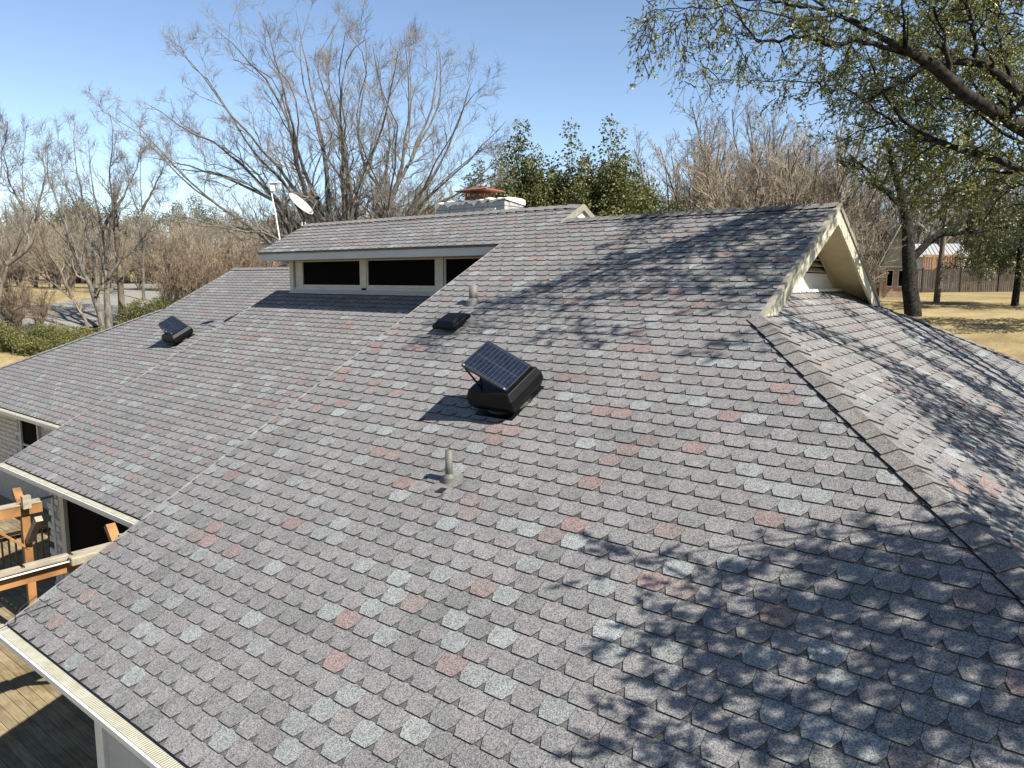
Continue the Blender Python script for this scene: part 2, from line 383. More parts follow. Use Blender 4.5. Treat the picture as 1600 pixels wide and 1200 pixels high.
# right hip slope (faces +X)
wR = lambda v: XE-v*CO                        # X at slope length v
vg = V_(-(RX), -XE) if False else (XE-RX)/CO
hR = lambda v: (HIP-wR(v), 2*RID-(HIP-wR(v)))
vg2 = (XE+3.9)/CO
hip_reg = [(0, vg2, [(hR(0)[0],0),(hR(0)[1],0),(hR(vg2)[1],vg2),(hR(vg2)[0],vg2)])]
hipslope = shingle_slope('roof_slope', ((XE,0,ZE), (0,1,0), (-CO,0,SI)), hip_reg, phase=.03, label='shingle slope below the louvred gable')
# second slope, under the clerestory
vwall = V_(12.02, YB)
second = shingle_slope('roof_slope', ((0,YB,ZE), uX, vF), [(0, vwall, [(LB,0),(LA+.05,0),(LA+.05,vwall),(LB,vwall)])], phase=.17, label='shingle slope below the clerestory windows')
# third slope, farthest left
vck, vcr = math.floor(V_(CKY, YC)/EXP)*EXP, V_(CRID, YC)
hc = lambda v: CRX-(CKY-(YC+v*CO))
third = shingle_slope('roof_slope', ((0,YC,ZE), uX, vF),
    [(0, vck, [(hc(0),0),(LB+.6,0),(LB+.6,vck+.3),(hc(vck+.3),vck+.3)]), (vck, vcr, [(CRX,vck-.3),(LB+.9,vck-.3),(LB+.9,vcr),(CRX,vcr)])], phase=.05, label='far shingle slope with the small solar fan')
# back slopes
YBK = 2*RID-YA
shingle_slope('roof_slope', ((0,YBK,ZE), (-1,0,0), vB), [(0, vk, [(-XE,0),(-LA,0),(-LA,vk+.3),(-hipA(vk+.3),vk+.3)]), (vk, vr, [(-RX,vk-.3),(-LA,vk-.3),(-LA,vr),(-RX,vr)])], label='rear shingle slope behind the main ridge')
YDB = 2*DRID-DEV+3.2; zdb = ZE+SL*(DRID-YA)-SL*(YDB-DRID)
shingle_slope('roof_slope', ((0,YDB,zdb), (-1,0,0), vB), [(0, V_(YDB, DRID), [(-DR,0),(-DL,0),(-DL,V_(YDB,DRID)),(-DR,V_(YDB,DRID))])], label='rear shingle slope behind the clerestory ridge')
YCB = 2*CRID-YC; vcb = V_(YCB, CRID)
shingle_slope('roof_slope', ((0,YCB,ZE), (-1,0,0), vB), [(0, vck, [(-LA,0),(-hc(0),0),(-hc(vck+.3),vck+.3),(-LA,vck+.3)]), (vck, vcr, [(-LA,vck-.3),(-CRX,vck-.3),(-CRX,vcr),(-LA,vcr)])], label='rear shingle slope of the far wing')
XW = hc(0)
shingle_slope('roof_slope', ((XW,0,ZE), (0,-1,0), (CO,0,SI)), [(0, (CRX-XW)/CO, [(-YCB,0),(-YC,0),(-CKY,(CRX-XW)/CO),(-(2*CRID-CKY),(CRX-XW)/CO)])], label='end shingle slope of the far wing')

# ridge and hip caps: one folded piece each
def caps(p0, p1, s1, s2, parent, step=.248, half=.165, first=0):
    p0, p1 = np.array(p0, float), np.array(p1, float); L = np.linalg.norm(p1-p0); e = (p1-p0)/L
    s1 = np.array(s1, float); s1 /= np.linalg.norm(s1); s2 = np.array(s2, float); s2 /= np.linalg.norm(s2)
    up = -(s1+s2); up /= np.linalg.norm(up); up = up if up[2] > 0 else -up
    metas = []
    for var in range(3):
        mb = MB(); prof = []
        for (t, lift) in ((-.02, .046), (step+.045, .022)):
            w = half*(1+.02*var); pts = [s1*w, s1*.05-up*.002, np.zeros(3), s2*.05-up*.002, s2*w]
            nn = [np.cross(e, s1), None, None, None, None]
            prof.append([e*t+q+up*(lift+(.004 if i in (1,2,3) else 0)) for i, q in enumerate(pts)])
        A, B = prof; th = up*.032; vs = A+B+[q-th for q in A]+[q-th for q in B]
        fs = [(i,i+1,6+i,5+i) for i in range(4)]+[(10+i,i,i+1,11+i) for i in range(4)]
        fs = [(i,i+1,5+i+1,5+i) for i in range(4)]+[(i,10+i,11+i,i+1) for i in range(4)]+[(0,5,15,10),(4,14,19,9),(5+0,5+1,16,15),(6,7,17,16),(7,8,18,17),(8,9,19,18)]
        mb.add(vs[:10], fs[:4], (1,1,1)); mb.add(vs, fs[4:8], (.42,.42,.42)); mb.add(vs, fs[8:], (.08,.08,.08)); ob = mb.build('ridge_cap', M['shingle']); metas.append(ob.data); bpy.data.objects.remove(ob)  # cap edges tinted dark to stand in for their shade
    for i in range(first, int(L/step)):
        c = bpy.data.objects.new('ridge_cap', metas[i % 3]); COL.objects.link(c); c.location = Vector(p0+e*step*i)
        v = rng.uniform(.128,.148); c.color = (v*1.02, v*.98, v*.93, 1); c.parent = parent
zr = RIDZ
d1, d2 = np.array([0,-CO,-SI]), np.array([CO,0,-SI])
eh = np.array([-1,1,SL]); eh = eh/np.linalg.norm(eh)
perp = lambda d, e: d-(d@e)*e
caps((XE,YA,ZE), (RX-.1,HIP-RX+.1,ZE+SL*(XE-RX+.1)), perp(d1,eh), perp(d2,eh), main)
eh2 = np.array([-1,-1,SL]); eh2 = eh2/np.linalg.norm(eh2); d3 = np.array([0,CO,-SI])
caps((XE,YBK,ZE), (RX+.25,YBK-(XE-RX-.25),ZE+SL*(XE-RX-.25)), perp(d2,eh2), perp(d3,eh2), hipslope)
caps((RX-.0,RID,zr), (DR+.02,RID,zr), d1, d3, main)
zdr = ZE+SL*(DRID-YA)
caps((DL+.02,DRID,zdr), (DR,DRID,zdr), d3, d1, main)
zcr = ZE+SL*(CRID-YC)
caps((CRX,CRID,zcr), (LB+1,CRID,zcr), d3, d1, third)
eh3 = np.array([1,1,SL]); eh3 = eh3/np.linalg.norm(eh3); d4 = np.array([-CO,0,-SI])
caps((XW,YC,ZE), (CRX,CKY,ZE+SL*(CKY-YC)), perp(d4,eh3), perp(d1,eh3), third)

# drip edges along rakes, fascia, soffits, gutters
def zA(y): return ZE+SL*(y-YA)
def zB(y): return ZE+SL*(y-YB)
def zC(y): return ZE+SL*(y-YC)
def rake_strip(x, y0, y1, zf, name='drip_edge', mat='drip', w=.03, dz=.010, h=.05, parent=None):
    mb = MB(); mb.bar((x,y0,zf(y0)+dz-h/2+.006), (x,y1,zf(y1)+dz-h/2+.006), w, h, (1,0,0)) if False else mb.prism([(x-w/2,y0,zf(y0)+dz),(x-w/2,y1,zf(y1)+dz),(x-w/2,y1,zf(y1)+dz-h),(x-w/2,y0,zf(y0)+dz-h)], (w,0,0))
    return hb(mb, name, M[mat])
rake_strip(LA-.012, YA-.02, 11.5, zA, w=.009, dz=.020)
rake_strip(LB-.012, YB-.02, 12.0, zB, w=.009, dz=.020)
rake_strip(CRX-.012, CKY, CRID, zC, w=.018, dz=.021)
rake_strip(LA+.02, YA+.05, 11.6, zA, 'rake_board', 'cream', .03, -.035, .16)
rake_strip(LB+.02, YB+.05, 11.9, zB, 'rake_board', 'cream', .03, -.035, .16)
# walls that close the steps between the slopes
mb = MB(); mb.prism([(-8.7,3.3,.0),(-8.7,5.9,.0),(-8.7,12.0,zB(12)-.03),(-8.7,12.0,zA(12)-.04),(-8.7,3.3,zA(3.3)-.04)], (.1,0,0)); hb(mb, 'wall', M['wallshade'])
mb = MB(); mb.prism([(-17.2,5.9,.0),(-17.2,12.6,.0),(-17.2,12.6,zB(12.0)+.2),(-17.2,11.98,zB(11.98)-.04),(-17.2,5.9,zB(5.9)-.04)], (.1,0,0)); hb(mb, 'wall', M['wallshade'])
def gutter(x0, x1, ye, guard=True):
    prof = [(0,0),(0,-.12),(-.085,-.12),(-.10,-.075),(-.13,-.045),(-.13,.004),(-.118,.004),(-.118,-.004),(-.012,-.006)]
    mb = MB(); mb.prism([(x0, ye-.012+a, ZE-.030+b) for a, b in prof], (x1-x0,0,0)); gt = hb(mb, 'gutter', M['white'])
    mb = MB(); mb.prism([(x0+.01, ye-.010, ZE-.020), (x0+.01, ye-.112, ZE-.026), (x0+.01, ye-.112, ZE-.031), (x0+.01, ye-.010, ZE-.026)], (x1-x0-.02,0,0))
    gg = mb.build('gutter_guard', M['guard']); gg.parent = gt; gg.matrix_parent_inverse = gt.matrix_world.inverted()
    mb = MB(); mb.box((x0+.02, ye, ZE-.20), (x1-.02, ye+.03, ZE-.035)); hb(mb, 'fascia', M['cream'])
    mb = MB(); mb.box((x0+.03, ye+.031, ZE-.20), (x1-.03, ye+.70, ZE-.185)); hb(mb, 'soffit', M['cream'])
gutter(LA-.12, XE+.05, YA); gutter(LB-.10, LA-.0, YB); gutter(XW, LB-.02, YC)
mb = MB(); mb.box((XE,YA-.05,ZE-.20),(XE+.03,YBK,ZE-.03)); hb(mb, 'fascia', M['cream'])

# gable on the right end: rake boards, soffits, siding and louvres
GX = -3.9
zroof = lambda y: zr-SL*abs(y-RID)
yb0 = HIP-RX-.12
for sgn in (-1, 1):
    y0, y1 = RID, RID+sgn*(RID-yb0)
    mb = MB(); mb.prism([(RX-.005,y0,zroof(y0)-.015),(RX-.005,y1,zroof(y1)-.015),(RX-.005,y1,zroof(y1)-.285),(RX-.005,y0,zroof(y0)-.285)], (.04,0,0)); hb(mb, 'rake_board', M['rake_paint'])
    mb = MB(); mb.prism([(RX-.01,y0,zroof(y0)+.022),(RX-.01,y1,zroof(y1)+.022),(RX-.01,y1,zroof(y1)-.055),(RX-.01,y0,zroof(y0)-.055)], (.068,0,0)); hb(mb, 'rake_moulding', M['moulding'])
    mb = MB(); mb.prism([(GX,y0,zroof(y0)-.06),(GX,y1,zroof(y1)-.06),(GX,y1,zroof(y1)-.075),(GX,y0,zroof(y0)-.075)], (RX-GX-.006,0,0)); hb(mb, 'soffit', M['soffit'])
    mb = MB(); mb.prism([(GX+.02,y0,zroof(y0)-.08),(GX+.02,y1,zroof(y1)-.08),(GX+.02,y1,zroof(y1)-.17),(GX+.02,y0,zroof(y0)-.17)], (.025,0,0)); hb(mb, 'frieze_board', M['cream'])
zD = ZE+SL*(XE-GX); ylo = (zr-.075-zD)/SL; zl = CZ-.62
yl = (zr-.075-zl)/SL
zl = zD+.27; yl = (zr-.075-zl)/SL
mb = MB(); mb.prism([(GX,RID-ylo,zD-.1),(GX,RID+ylo,zD-.1),(GX,RID+yl,zl),(GX,RID-yl,zl)], (-.05,0,0)); gwall = hb(mb, 'gable_wall', M['white'])
for k in range(2):                              # boards of the siding
    za, zb2 = zD-.02+k*.148, zD-.02+(k+1)*.148-.006; ya, yb_ = (zr-.08-za)/SL, (zr-.08-zb2)/SL
    mb = MB(); mb.prism([(GX,RID-ya,za),(GX,RID+ya,za),(GX,RID+yb_,zb2),(GX,RID-yb_,zb2)], (.014,0,0)); s = mb.build('siding_board', M['white']); s.parent = gwall; s.matrix_parent_inverse = gwall.matrix_world.inverted()
mb = MB(); mb.prism([(GX-.12,RID-yl,zl),(GX-.12,RID+yl,zl),(GX-.12,RID,zr-.1)], (-.02,0,0)); lv = hb(mb, 'louvre_vent', M['darkscreen'])
k = 0; z = zl+.02
while z < zr-.16:
    yy = (zr-.09-z-.03)/SL
    mb = MB(); mb.prism([(GX+.012,RID-yy,z),(GX+.012,RID+yy,z),(GX-.085,RID+yy,z+.075),(GX-.085,RID-yy,z+.075)], (.006,0,.012))
    s = mb.build('louvre_slat', M['cream']); s.parent = lv; s.matrix_parent_inverse = lv.matrix_world.inverted(); z += .098
mb = MB(); mb.box((GX+.015,RID-ylo-.1,zD-.05),(GX+.10,RID+ylo+.1,zD+.012)); hb(mb, 'wall_flashing', M['white'])
# the small gable end of the clerestory ridge
SGX = DR
for sgn in (-1, 1):
    yy = DRID+sgn*.80; zs = lambda y: zdr-SL*abs(y-DRID)
    mb = MB(); mb.prism([(SGX-.01,DRID,zs(DRID)+.03),(SGX-.01,yy,zs(yy)+.03),(SGX-.01,yy,zs(yy)-.10),(SGX-.01,DRID,zs(DRID)-.09)], (.05,0,0)); hb(mb, 'rake_board', M['moulding'])
mb = MB(); mb.prism([(SGX-.05,DRID-.7,zr-.02),(SGX-.05,DRID+.8,zr-.02),(SGX-.05,DRID+.8,zdr-SL*.8-.04),(SGX-.05,DRID,zdr-.04),(SGX-.05,DRID-.7,zdr-SL*.7-.04)], (.035,0,0)); hb(mb, 'gable_wall', M['white'])

# clerestory wall, posts, windows, fascia
WY = 12.0; zb0 = zB(WY); zt = zA(DEV)-.19
mb = MB(); mb.box((-17.05,WY+.06,zb0-.1),(LA+.3,WY+.14,zt+.22)); cw = hb(mb, 'clerestory_wall', M['wallshade'])
mb = MB(); mb.box((-17.05,WY+.13,zb0-.1),(-16.95,16.2,zt+.2)); hb(mb, 'clerestory_wall', M['cream'])
mb = MB(); mb.box((DL+.04,DEV+.02,zt-.005),(LA+.2,DEV+.055,zA(DEV)-.035)); hb(mb, 'fascia', M['greytrim'])
mb = MB(); mb.prism([(DL+.06,DEV+.056,zt),(DL+.06,WY+.06,zt),(DL+.06,WY+.06,zt+.015),(DL+.06,DEV+.056,zt+.015)], (LA+.2-DL-.06,0,0)); hb(mb, 'soffit', M['cream'])
mb = MB(); mb.box((DL+.01,DEV-.005,zA(DEV)-.032),(LA+.1,DEV+.05,zA(DEV)-.004)); hb(mb, 'drip_edge', M['bronze'])
for sgn, y1 in ((-1, DEV+.03), (1, DRID+3)):
    zs = lambda y: zdr-SL*abs(y-DRID)
    mb = MB(); mb.prism([(DL+.005,DRID,zs(DRID)-.035),(DL+.005,y1,zs(y1)-.035),(DL+.005,y1,zs(y1)-.20),(DL+.005,DRID,zs(DRID)-.20)], (.035,0,0)); hb(mb, 'rake_board', M['greytrim'])
mb = MB(); mb.prism([(DL+.02,WY+.1,zt+.2),(DL+.02,16,zt+.2),(DL+.02,DRID+2,zdr-1.1),(DL+.02,DRID,zdr-.06)], (.03,0,0))
mb = MB(); mb.prism([(-17.05,WY+.13,zt+.19),(-17.05,15.3,zt+.19),(-17.05,DRID,zdr-.05),(-17.05,WY+.13,zA(WY)-.03)], (.08,0,0)); hb(mb, 'clerestory_wall', M['cream'])
def post(x0, x1, name='post', proud=.03):
    mb = MB(); mb.box((x0,WY-proud,zb0-.02),(x1,WY+.058,zt-.002)); o = hb(mb, name, M['frame']); return o
post(-17.06,-16.90,'corner_post',.05); post(-16.86,-16.58,'wall_panel',.0); post(-14.20,-14.02,'post',.02); post(-11.66,-11.45,'post',.04)
mb = MB(); mb.box((-16.90,WY-.02,zb0-.03),(LA+.2,WY+.056,zb0+.10)); hb(mb, 'sill', M['greytrim'])
mb = MB(); mb.prism([(-17.0,WY-.022,zb0+.05),(-17.0,WY-.022,zb0+.01),(-17.0,WY-.13,zB(WY-.13)+.016),(-17.0,WY-.13,zB(WY-.13)+.022)], (7.7,0,0)); hb(mb, 'wall_flashing', M['greytrim'])
for (x0, x1) in ((-16.58,-14.21),(-14.01,-11.67),(-11.44,-9.0)):
    z0, z1 = zb0+.105, zt-.003; mb = MB(); fw = .055
    mb.box((x0,WY-.015,z0),(x1,WY+.05,z0+.065)); mb.box((x0,WY-.012,z0+.066),(x0+.04,WY+.05,z1)); mb.box((x1-fw,WY-.012,z0+.066),(x1,WY+.05,z1)); mb.box((x0+.041,WY-.010,z1-.03),(x1-fw-.001,WY+.05,z1-.001))
    w = hb(mb, 'window', M['frame']); mb = MB(); mb.box((x0+.041,WY+.022,z0+.066),(x1-fw-.001,WY+.034,z1-.031)); p = mb.build('pane', M['darkscreen']); p.parent = w; p.matrix_parent_inverse = w.matrix_world.inverted()

# chimney of painted blocks
chx0, chx1, chy0, chy1, chz = -13.62, -11.36, 14.0, 14.72, CZ+1.94
mb = MB(); mb.box((chx0+.02,chy0+.02,CZ-1.5),(chx1-.02,chy1-.02,chz-.05)); chim = hb(mb, 'chimney', M['mortar'])
def chim_block(lo, hi):
    mb = MB(); mb.box(lo, hi); b = mb.build('chimney_block', M['chimney'], bevel=.012); b.parent = chim; b.matrix_parent_inverse = chim.matrix_world.inverted()
zz = CZ+.95; row = 0
while zz < chz-.10:
    hgt_ = rng.uniform(.19,.235); x = chx0
    if zz+hgt_ > chz-.10: hgt_ = chz-.02-zz
    while x < chx1-.02:
        w = min(rng.uniform(.34,.50), chx1-x); w = chx1-x if chx1-x-w < .15 else w; e = rng.uniform(0,.012)
        chim_block((x+.006,chy0-e,zz+.006),(x+w-.006,chy0+.16,zz+hgt_-.006)); x += w
    y = chy0+.165
    while y < chy1-.02:
        w = min(rng.uniform(.28,.4), chy1-y); e = rng.uniform(0,.012)
        chim_block((chx1-.16,y+.006,zz+.006),(chx1+e,y+w-.006,zz+hgt_-.006)); chim_block((chx0-e,y+.006,zz+.006),(chx0+.16,y+w-.006,zz+hgt_-.006)); y += w
    zz += hgt_; row += 1
mb = MB(); n = 26                              # uneven mortar crown with drips
top = [(chx0-.03+(chx1-chx0+.06)*i/n, chz+.03*math.sin(i*1.7)*.5+rng.uniform(-.012,.018)) for i in range(n+1)]
vs, fs = [], []
for x, z in top:
    vs += [(x,chy0-.022-rng.uniform(0,.012),z+.018),(x,chy0+.12,z+.05),(x,chy1-.1,z+.05),(x,chy1+.04,z+.02),(x,chy0-.02,z-.012-rng.choice([0,0,.02,.05,.11])),(x,chy1+.035,z-.10)]
for i in range(n):
    a, b = 6*i, 6*i+6
    fs += [(a+4,b+4,b,a),(a,b,b+1,a+1),(a+1,b+1,b+2,a+2),(a+2,b+2,b+3,a+3),(a+3,b+3,b+5,a+5)]
fs += [(0,1,2,3,5,4),(6*n+4,6*n+5,6*n+3,6*n+2,6*n+1,6*n)]
mb.add(vs, fs); cr = mb.build('chimney_crown', M['chimwhite'], smooth=False); cr.parent = chim; cr.matrix_parent_inverse = chim.matrix_world.inverted()
fx, fy, fz = -12.43, 14.34, chz+.05
mb = MB(); mb.box((fx-.30,fy-.22,fz-.03),(fx+.30,fy+.22,fz+.10)); fl = mb.build('flue_collar', M['rust']); fl.parent = chim; fl.matrix_parent_inverse = chim.matrix_world.inverted()
mb = MB()
for i in range(9): mb.box((fx-.28+i*.07-.004,fy-.21,fz+.10),(fx-.28+i*.07+.004,fy-.204,fz+.215)); mb.box((fx-.28+i*.07-.004,fy+.204,fz+.10),(fx-.28+i*.07+.004,fy+.21,fz+.215))
for i in range(6): mb.box((fx-.292,fy-.2+i*.08-.004,fz+.10),(fx-.286,fy-.2+i*.08+.004,fz+.215)); mb.box((fx+.286,fy-.2+i*.08-.004,fz+.10),(fx+.292,fy-.2+i*.08+.004,fz+.215))
sc_ = mb.build('spark_screen', M['rust']); sc_.parent = chim; sc_.matrix_parent_inverse = chim.matrix_world.inverted()
mb = MB(); a, b_ = .50, .37
mb.add([(fx-a,fy-b_,fz+.21),(fx+a,fy-b_,fz+.21),(fx+a,fy+b_,fz+.21),(fx-a,fy+b_,fz+.21),(fx-a,fy-b_,fz+.235),(fx+a,fy-b_,fz+.235),(fx+a,fy+b_,fz+.235),(fx-a,fy+b_,fz+.235),(fx-.12,fy,fz+.33),(fx+.12,fy,fz+.33)],
       [(0,3,2,1),(0,1,5,4),(1,2,6,5),(2,3,7,6),(3,0,4,7),(4,5,9,8),(5,6,9),(6,7,8,9),(7,4,8)])
mb.box((fx-.02,fy-.015,fz+.325),(fx+.06,fy+.015,fz+.36)); hood = mb.build('rain_cap', M['rust']); hood.parent = chim; hood.matrix_parent_inverse = chim.matrix_world.inverted()
mb = MB(); mb.box((-11.95,chy0-.05,chz-.235),(-11.62,chy0+.1,chz-.20)); lg = mb.build('chimney_ledge', M['chimwhite']); lg.parent = chim; lg.matrix_parent_inverse = chim.matrix_world.inverted()

# outer walls
mb = MB(); mb.box((-8.65,3.3,0),(XE-.55,3.4,ZE-.03)); hb(mb, 'wall', M['wallshade'])
mb = MB(); mb.box((XE-.65,3.4,0),(XE-.55,YBK-.6,ZE-.03)); hb(mb, 'wall', M['wallshade'])
mb = MB(); mb.box((-30.4,YBK-.7,0),(XE-.65,YBK-.6,ZE-.03)); hb(mb, 'wall', M['wallshade'])
mb = MB(); mb.box((-8.70,3.24,.3),(-8.50,3.42,ZE-.05)); hb(mb, 'corner_post', M['white'])
mb = MB(); mb.box((-8.44,3.27,.35),(-7.3,3.30,ZE-.3)); hb(mb, 'door', M['greytrim'])
# limestone wall of the far wing, block by block
mb = MB(); mb.box((-30.5,8.34,0),(-17.15,8.44,ZE-.04)); fw_ = hb(mb, 'stone_wall', M['mortar'])
smesh = []
for i in range(12):
    w, hh = rng.uniform(.26,.62), .148
    mb = MB(); e = [rng.uniform(-.008,.008) for _ in range(8)]
    mb.add([(.006+e[0],0,.006),(w-.006+e[1],0,.006+e[2]*.5),(w-.006,0,hh-.006+e[3]*.5),(.006+e[4],0,hh-.006),(.012,-.03+e[5],.014),(w-.012,-.03+e[6],.014),(w-.012,-.03+e[7],hh-.014),(.012,-.03,hh-.014)],
           [(4,5,6,7),(0,1,5,4),(1,2,6,5),(2,3,7,6),(3,0,4,7)]); so_ = mb.build('stone', M['stone']); smesh.append((w, so_.data)); bpy.data.objects.remove(so_)
def stones(parent, x0, x1, y, z0, z1, holes, limit):
    cnt = 0; z = z1-.148
    while z > z0 and cnt < limit:
        x = x0+rng.uniform(-.3,0)
        while x < x1:
            w, me = rng.choice(smesh)
            if x+w > x1+.05: break
            if not any(x < hx1 and x+w > hx0 and z < hz1 and z+.148 > hz0 for hx0,hx1,hz0,hz1 in holes):
                s = bpy.data.objects.new('stone', me); COL.objects.link(s); s.location = (x, y, z); s.parent = parent; cnt += 1
            x += w
        z -= .148
WX0, WX1, WZ0, WZ1 = -26.05, -24.75, CZ-5.9, CZ-4.20
stones(fw_, -29.2, -18.6, 8.339, ZE-2.6, ZE-.21, [(WX0-.12,WX1+.12,WZ0-.1,WZ1+.1)], 290)
mb = MB()
mb.box((WX0-.1,8.26,WZ0-.1),(WX0,8.335,WZ1+.1)); mb.box((WX1,8.26,WZ0-.1),(WX1+.1,8.335,WZ1+.1)); mb.box((WX0+.001,8.262,WZ1),(WX1-.001,8.335,WZ1+.1)); mb.box((WX0+.001,8.262,WZ0-.1),(WX1-.001,8.335,WZ0)); mb.box((WX0+.001,8.28,WZ0+.8),(WX1-.001,8.334,WZ0+.86)); mb.box((WX0+.50,8.285,WZ0+.001),(WX0+.56,8.334,WZ0+.799))
w = hb(mb, 'window', M['frame']); mb = MB(); mb.box((WX0+.002,8.31,WZ0+.002),(WX1-.002,8.33,WZ1-.002)); p = mb.build('pane', M['darkscreen']); p.parent = w; p.matrix_parent_inverse = w.matrix_world.inverted()
# wall of the second wing with the wide dark screen door
mb = MB(); mb.box((-17.2,5.95,0),(-8.6,6.05,ZE-.04)); sw = hb(mb, 'stone_wall', M['mortar'])
stones(sw, -17.25, -16.75, 5.949, .3, ZE-.21, [], 60)
mb = MB(); mb.box((-16.72,5.88,.3),(-16.60,5.949,ZE-.21)); mb.box((-16.58,5.86,.3),(-16.44,5.949,ZE-.21)); hb(mb, 'door_frame', M['cream'])
mb = MB(); mb.box((-13.10,5.88,.3),(-12.98,5.949,ZE-.21)); mb.box((-12.9,5.88,.3),(-12.78,5.949,ZE-.21)); hb(mb, 'door_frame', M['cream'])
mb = MB(); mb.box((-16.43,5.93,.32),(-13.11,5.948,ZE-.21)); hb(mb, 'screen_door', M['darkscreen'])
mb = MB(); mb.box((-12.77,5.93,.32),(-9.5,5.948,ZE-.21)); hb(mb, 'screen_door', M['darkscreen'])

# ------------------------------------------------------------------ roof fittings
nA = np.array([0,-SI,CO]); vA = np.array([0,CO,SI]); xA = np.array([1.,0,0])
def solar_fan(loc, label):
    root = empty('solar_attic_fan', loc); P = lambda x, y, z: xA*x+vA*y+nA*z
    def part(mb, name, mat, **kw): o = mb.build(name, M[mat], **kw); o.parent = root; return o
    mb = MB(); mb.prism([P(-.30,-.36,.02),P(.30,-.36,.02),P(.30,.36,.02),P(-.30,.36,.02)], nA*.004); part(mb, 'flashing', 'blackmetal')
    mb = MB(); mb.tube([P(0,0,.014),P(0,0,.05),P(0,0,.13)], [.31,.285,.28], 28); part(mb, 'throat', 'blackmetal', smooth=False)
    mb = MB()
    rings = [(.305,.075),(.35,.165),(.35,.255),(.312,.345)]; c = .018; vs = []
    for (a, z) in rings:
        k = c if a > .3 else c*.7
        vs += [P(x,y,z) for x,y in ((-a+k,-a),(a-k,-a),(a,-a+k),(a,a-k),(a-k,a),(-a+k,a),(-a,a-k),(-a,-a+k))]
    fs = [tuple(range(7,-1,-1)), tuple(24+i for i in range(8))]+[(r*8+i, r*8+(i+1)%8, r*8+8+(i+1)%8, r*8+8+i) for r in range(3) for i in range(8)]
    mb.add(vs, fs); part(mb, 'housing', 'blackmetal', bevel=.008)
    mb = MB()
    for i in range(8):
        a = math.pi/4*i+.2; mb.bar(P(.26*math.cos(a),.26*math.sin(a),.05), P(.26*math.cos(a),.26*math.sin(a),.12), .02, .01, (1,.2,.1))
    part(mb, 'spacer_ring', 'steel')
    # tilted panel: low edge over the right side, raised on the left
    e2 = np.array([.538,0,0])+nA*-.305; e2 /= np.linalg.norm(e2); e1 = vA; en = np.cross(e2, e1); en = en if en[2] > 0 else -en
    pc = P(-.03,.02,.52)
    L2, L1 = .325, .275
    pn = MB(); pn.box((-L2+.012,-L1+.012,.0),(L2-.012,L1-.012,.006)); panel = pn.build('solar_panel', M['solar']); panel.parent = root
    panel.matrix_local = Matrix(((e2[0],e1[0],en[0],pc[0]),(e2[1],e1[1],en[1],pc[1]),(e2[2],e1[2],en[2],pc[2]),(0,0,0,1)))
    fm = MB(); t = .028
    fm.box((-L2,-L1,-t),(L2,-L1+.013,.009)); fm.box((-L2,L1-.013,-t),(L2,L1,.009)); fm.box((-L2,-L1+.0131,-t),(-L2+.013,L1-.0131,.009)); fm.box((L2-.013,-L1+.0131,-t),(L2,L1-.0131,.009)); fm.box((-L2+.014,-L1+.014,-.012),(L2-.014,L1-.014,-.004))
    fo = fm.build('panel_frame', M['panelframe']); fo.parent = panel
    bt = MB()
    for x, y in ((-L2+.03,-L1+.006),(L2-.03,-L1+.006)): bt.box((x-.011,y-.006,.0095),(x+.011,y+.012,.0125))
    bo = bt.build('corner_bolt', M['steel']); bo.parent = panel
    for s in (-1, 1):
        mb = MB(); mb.bar(pc-e2*(L2-.02)+e1*s*(L1-.02)-en*.03, P(-.14,s*.235,.335), .022, .008, xA); part(mb, 'bracket', 'blackmetal')
        mb = MB(); mb.bar(pc+e2*(L2-.03)+e1*s*(L1-.02)-en*.03, P(.24,s*.235,.33), .03, .008, xA); part(mb, 'bracket', 'blackmetal')
        mb = MB(); mb.bar(pc-e2*.06+e1*s*(L1-.02)-en*.03, P(-.14,s*.235,.335), .02, .006, xA); part(mb, 'bracket', 'blackmetal')
    tag(root, label, 'roof fan', 'solar powered attic fans on the roof'); return root
solar_fan((-5.64, 7.06, zA(7.06)), 'black solar attic fan above the tan vent pipe on the wide slope')
solar_fan((-21.95, 11.42, zC(11.42)), 'black solar attic fan on the far slope beside the leafy bushes')
# low box vent
bx = empty('box_vent', (-7.93, 8.52, zA(8.52)))
P = lambda x, y, z: xA*x+vA*y+nA*z
mb = MB(); mb.prism([P(-.30,-.24,.012),P(.30,-.24,.012),P(.30,.34,.012),P(-.30,.34,.012)], nA*.004); o = mb.build('flashing', M['flash']); o.parent = bx
mb = MB(); mb.prism([P(-.13,-.11,.016),P(.13,-.11,.016),P(.13,.13,.016),P(-.13,.13,.016)], nA*.075); o = mb.build('throat', M['blackmetal']); o.parent = bx
mb = MB(); lo_ = [(-.23,-.22),(.23,-.22),(.23,.20),(-.23,.20)]; hi_ = [(-.20,-.19),(.20,-.19),(.14,.15),(-.14,.15)]
mb.add([P(x,y,.075) for x,y in lo_]+[P(x,y,.135) for x,y in lo_]+[P(x*.82,y*.80,.185) for x,y in hi_], [(3,2,1,0),(0,1,5,4),(1,2,6,5),(2,3,7,6),(3,0,4,7),(4,5,9,8),(5,6,10,9),(6,7,11,10),(7,4,8,11),(8,9,10,11)])
o = mb.build('hood', M['blackmetal'], bevel=.006); o.parent = bx
tag(bx, 'low black box vent between the grey pipe and the large solar fan', 'roof vent')
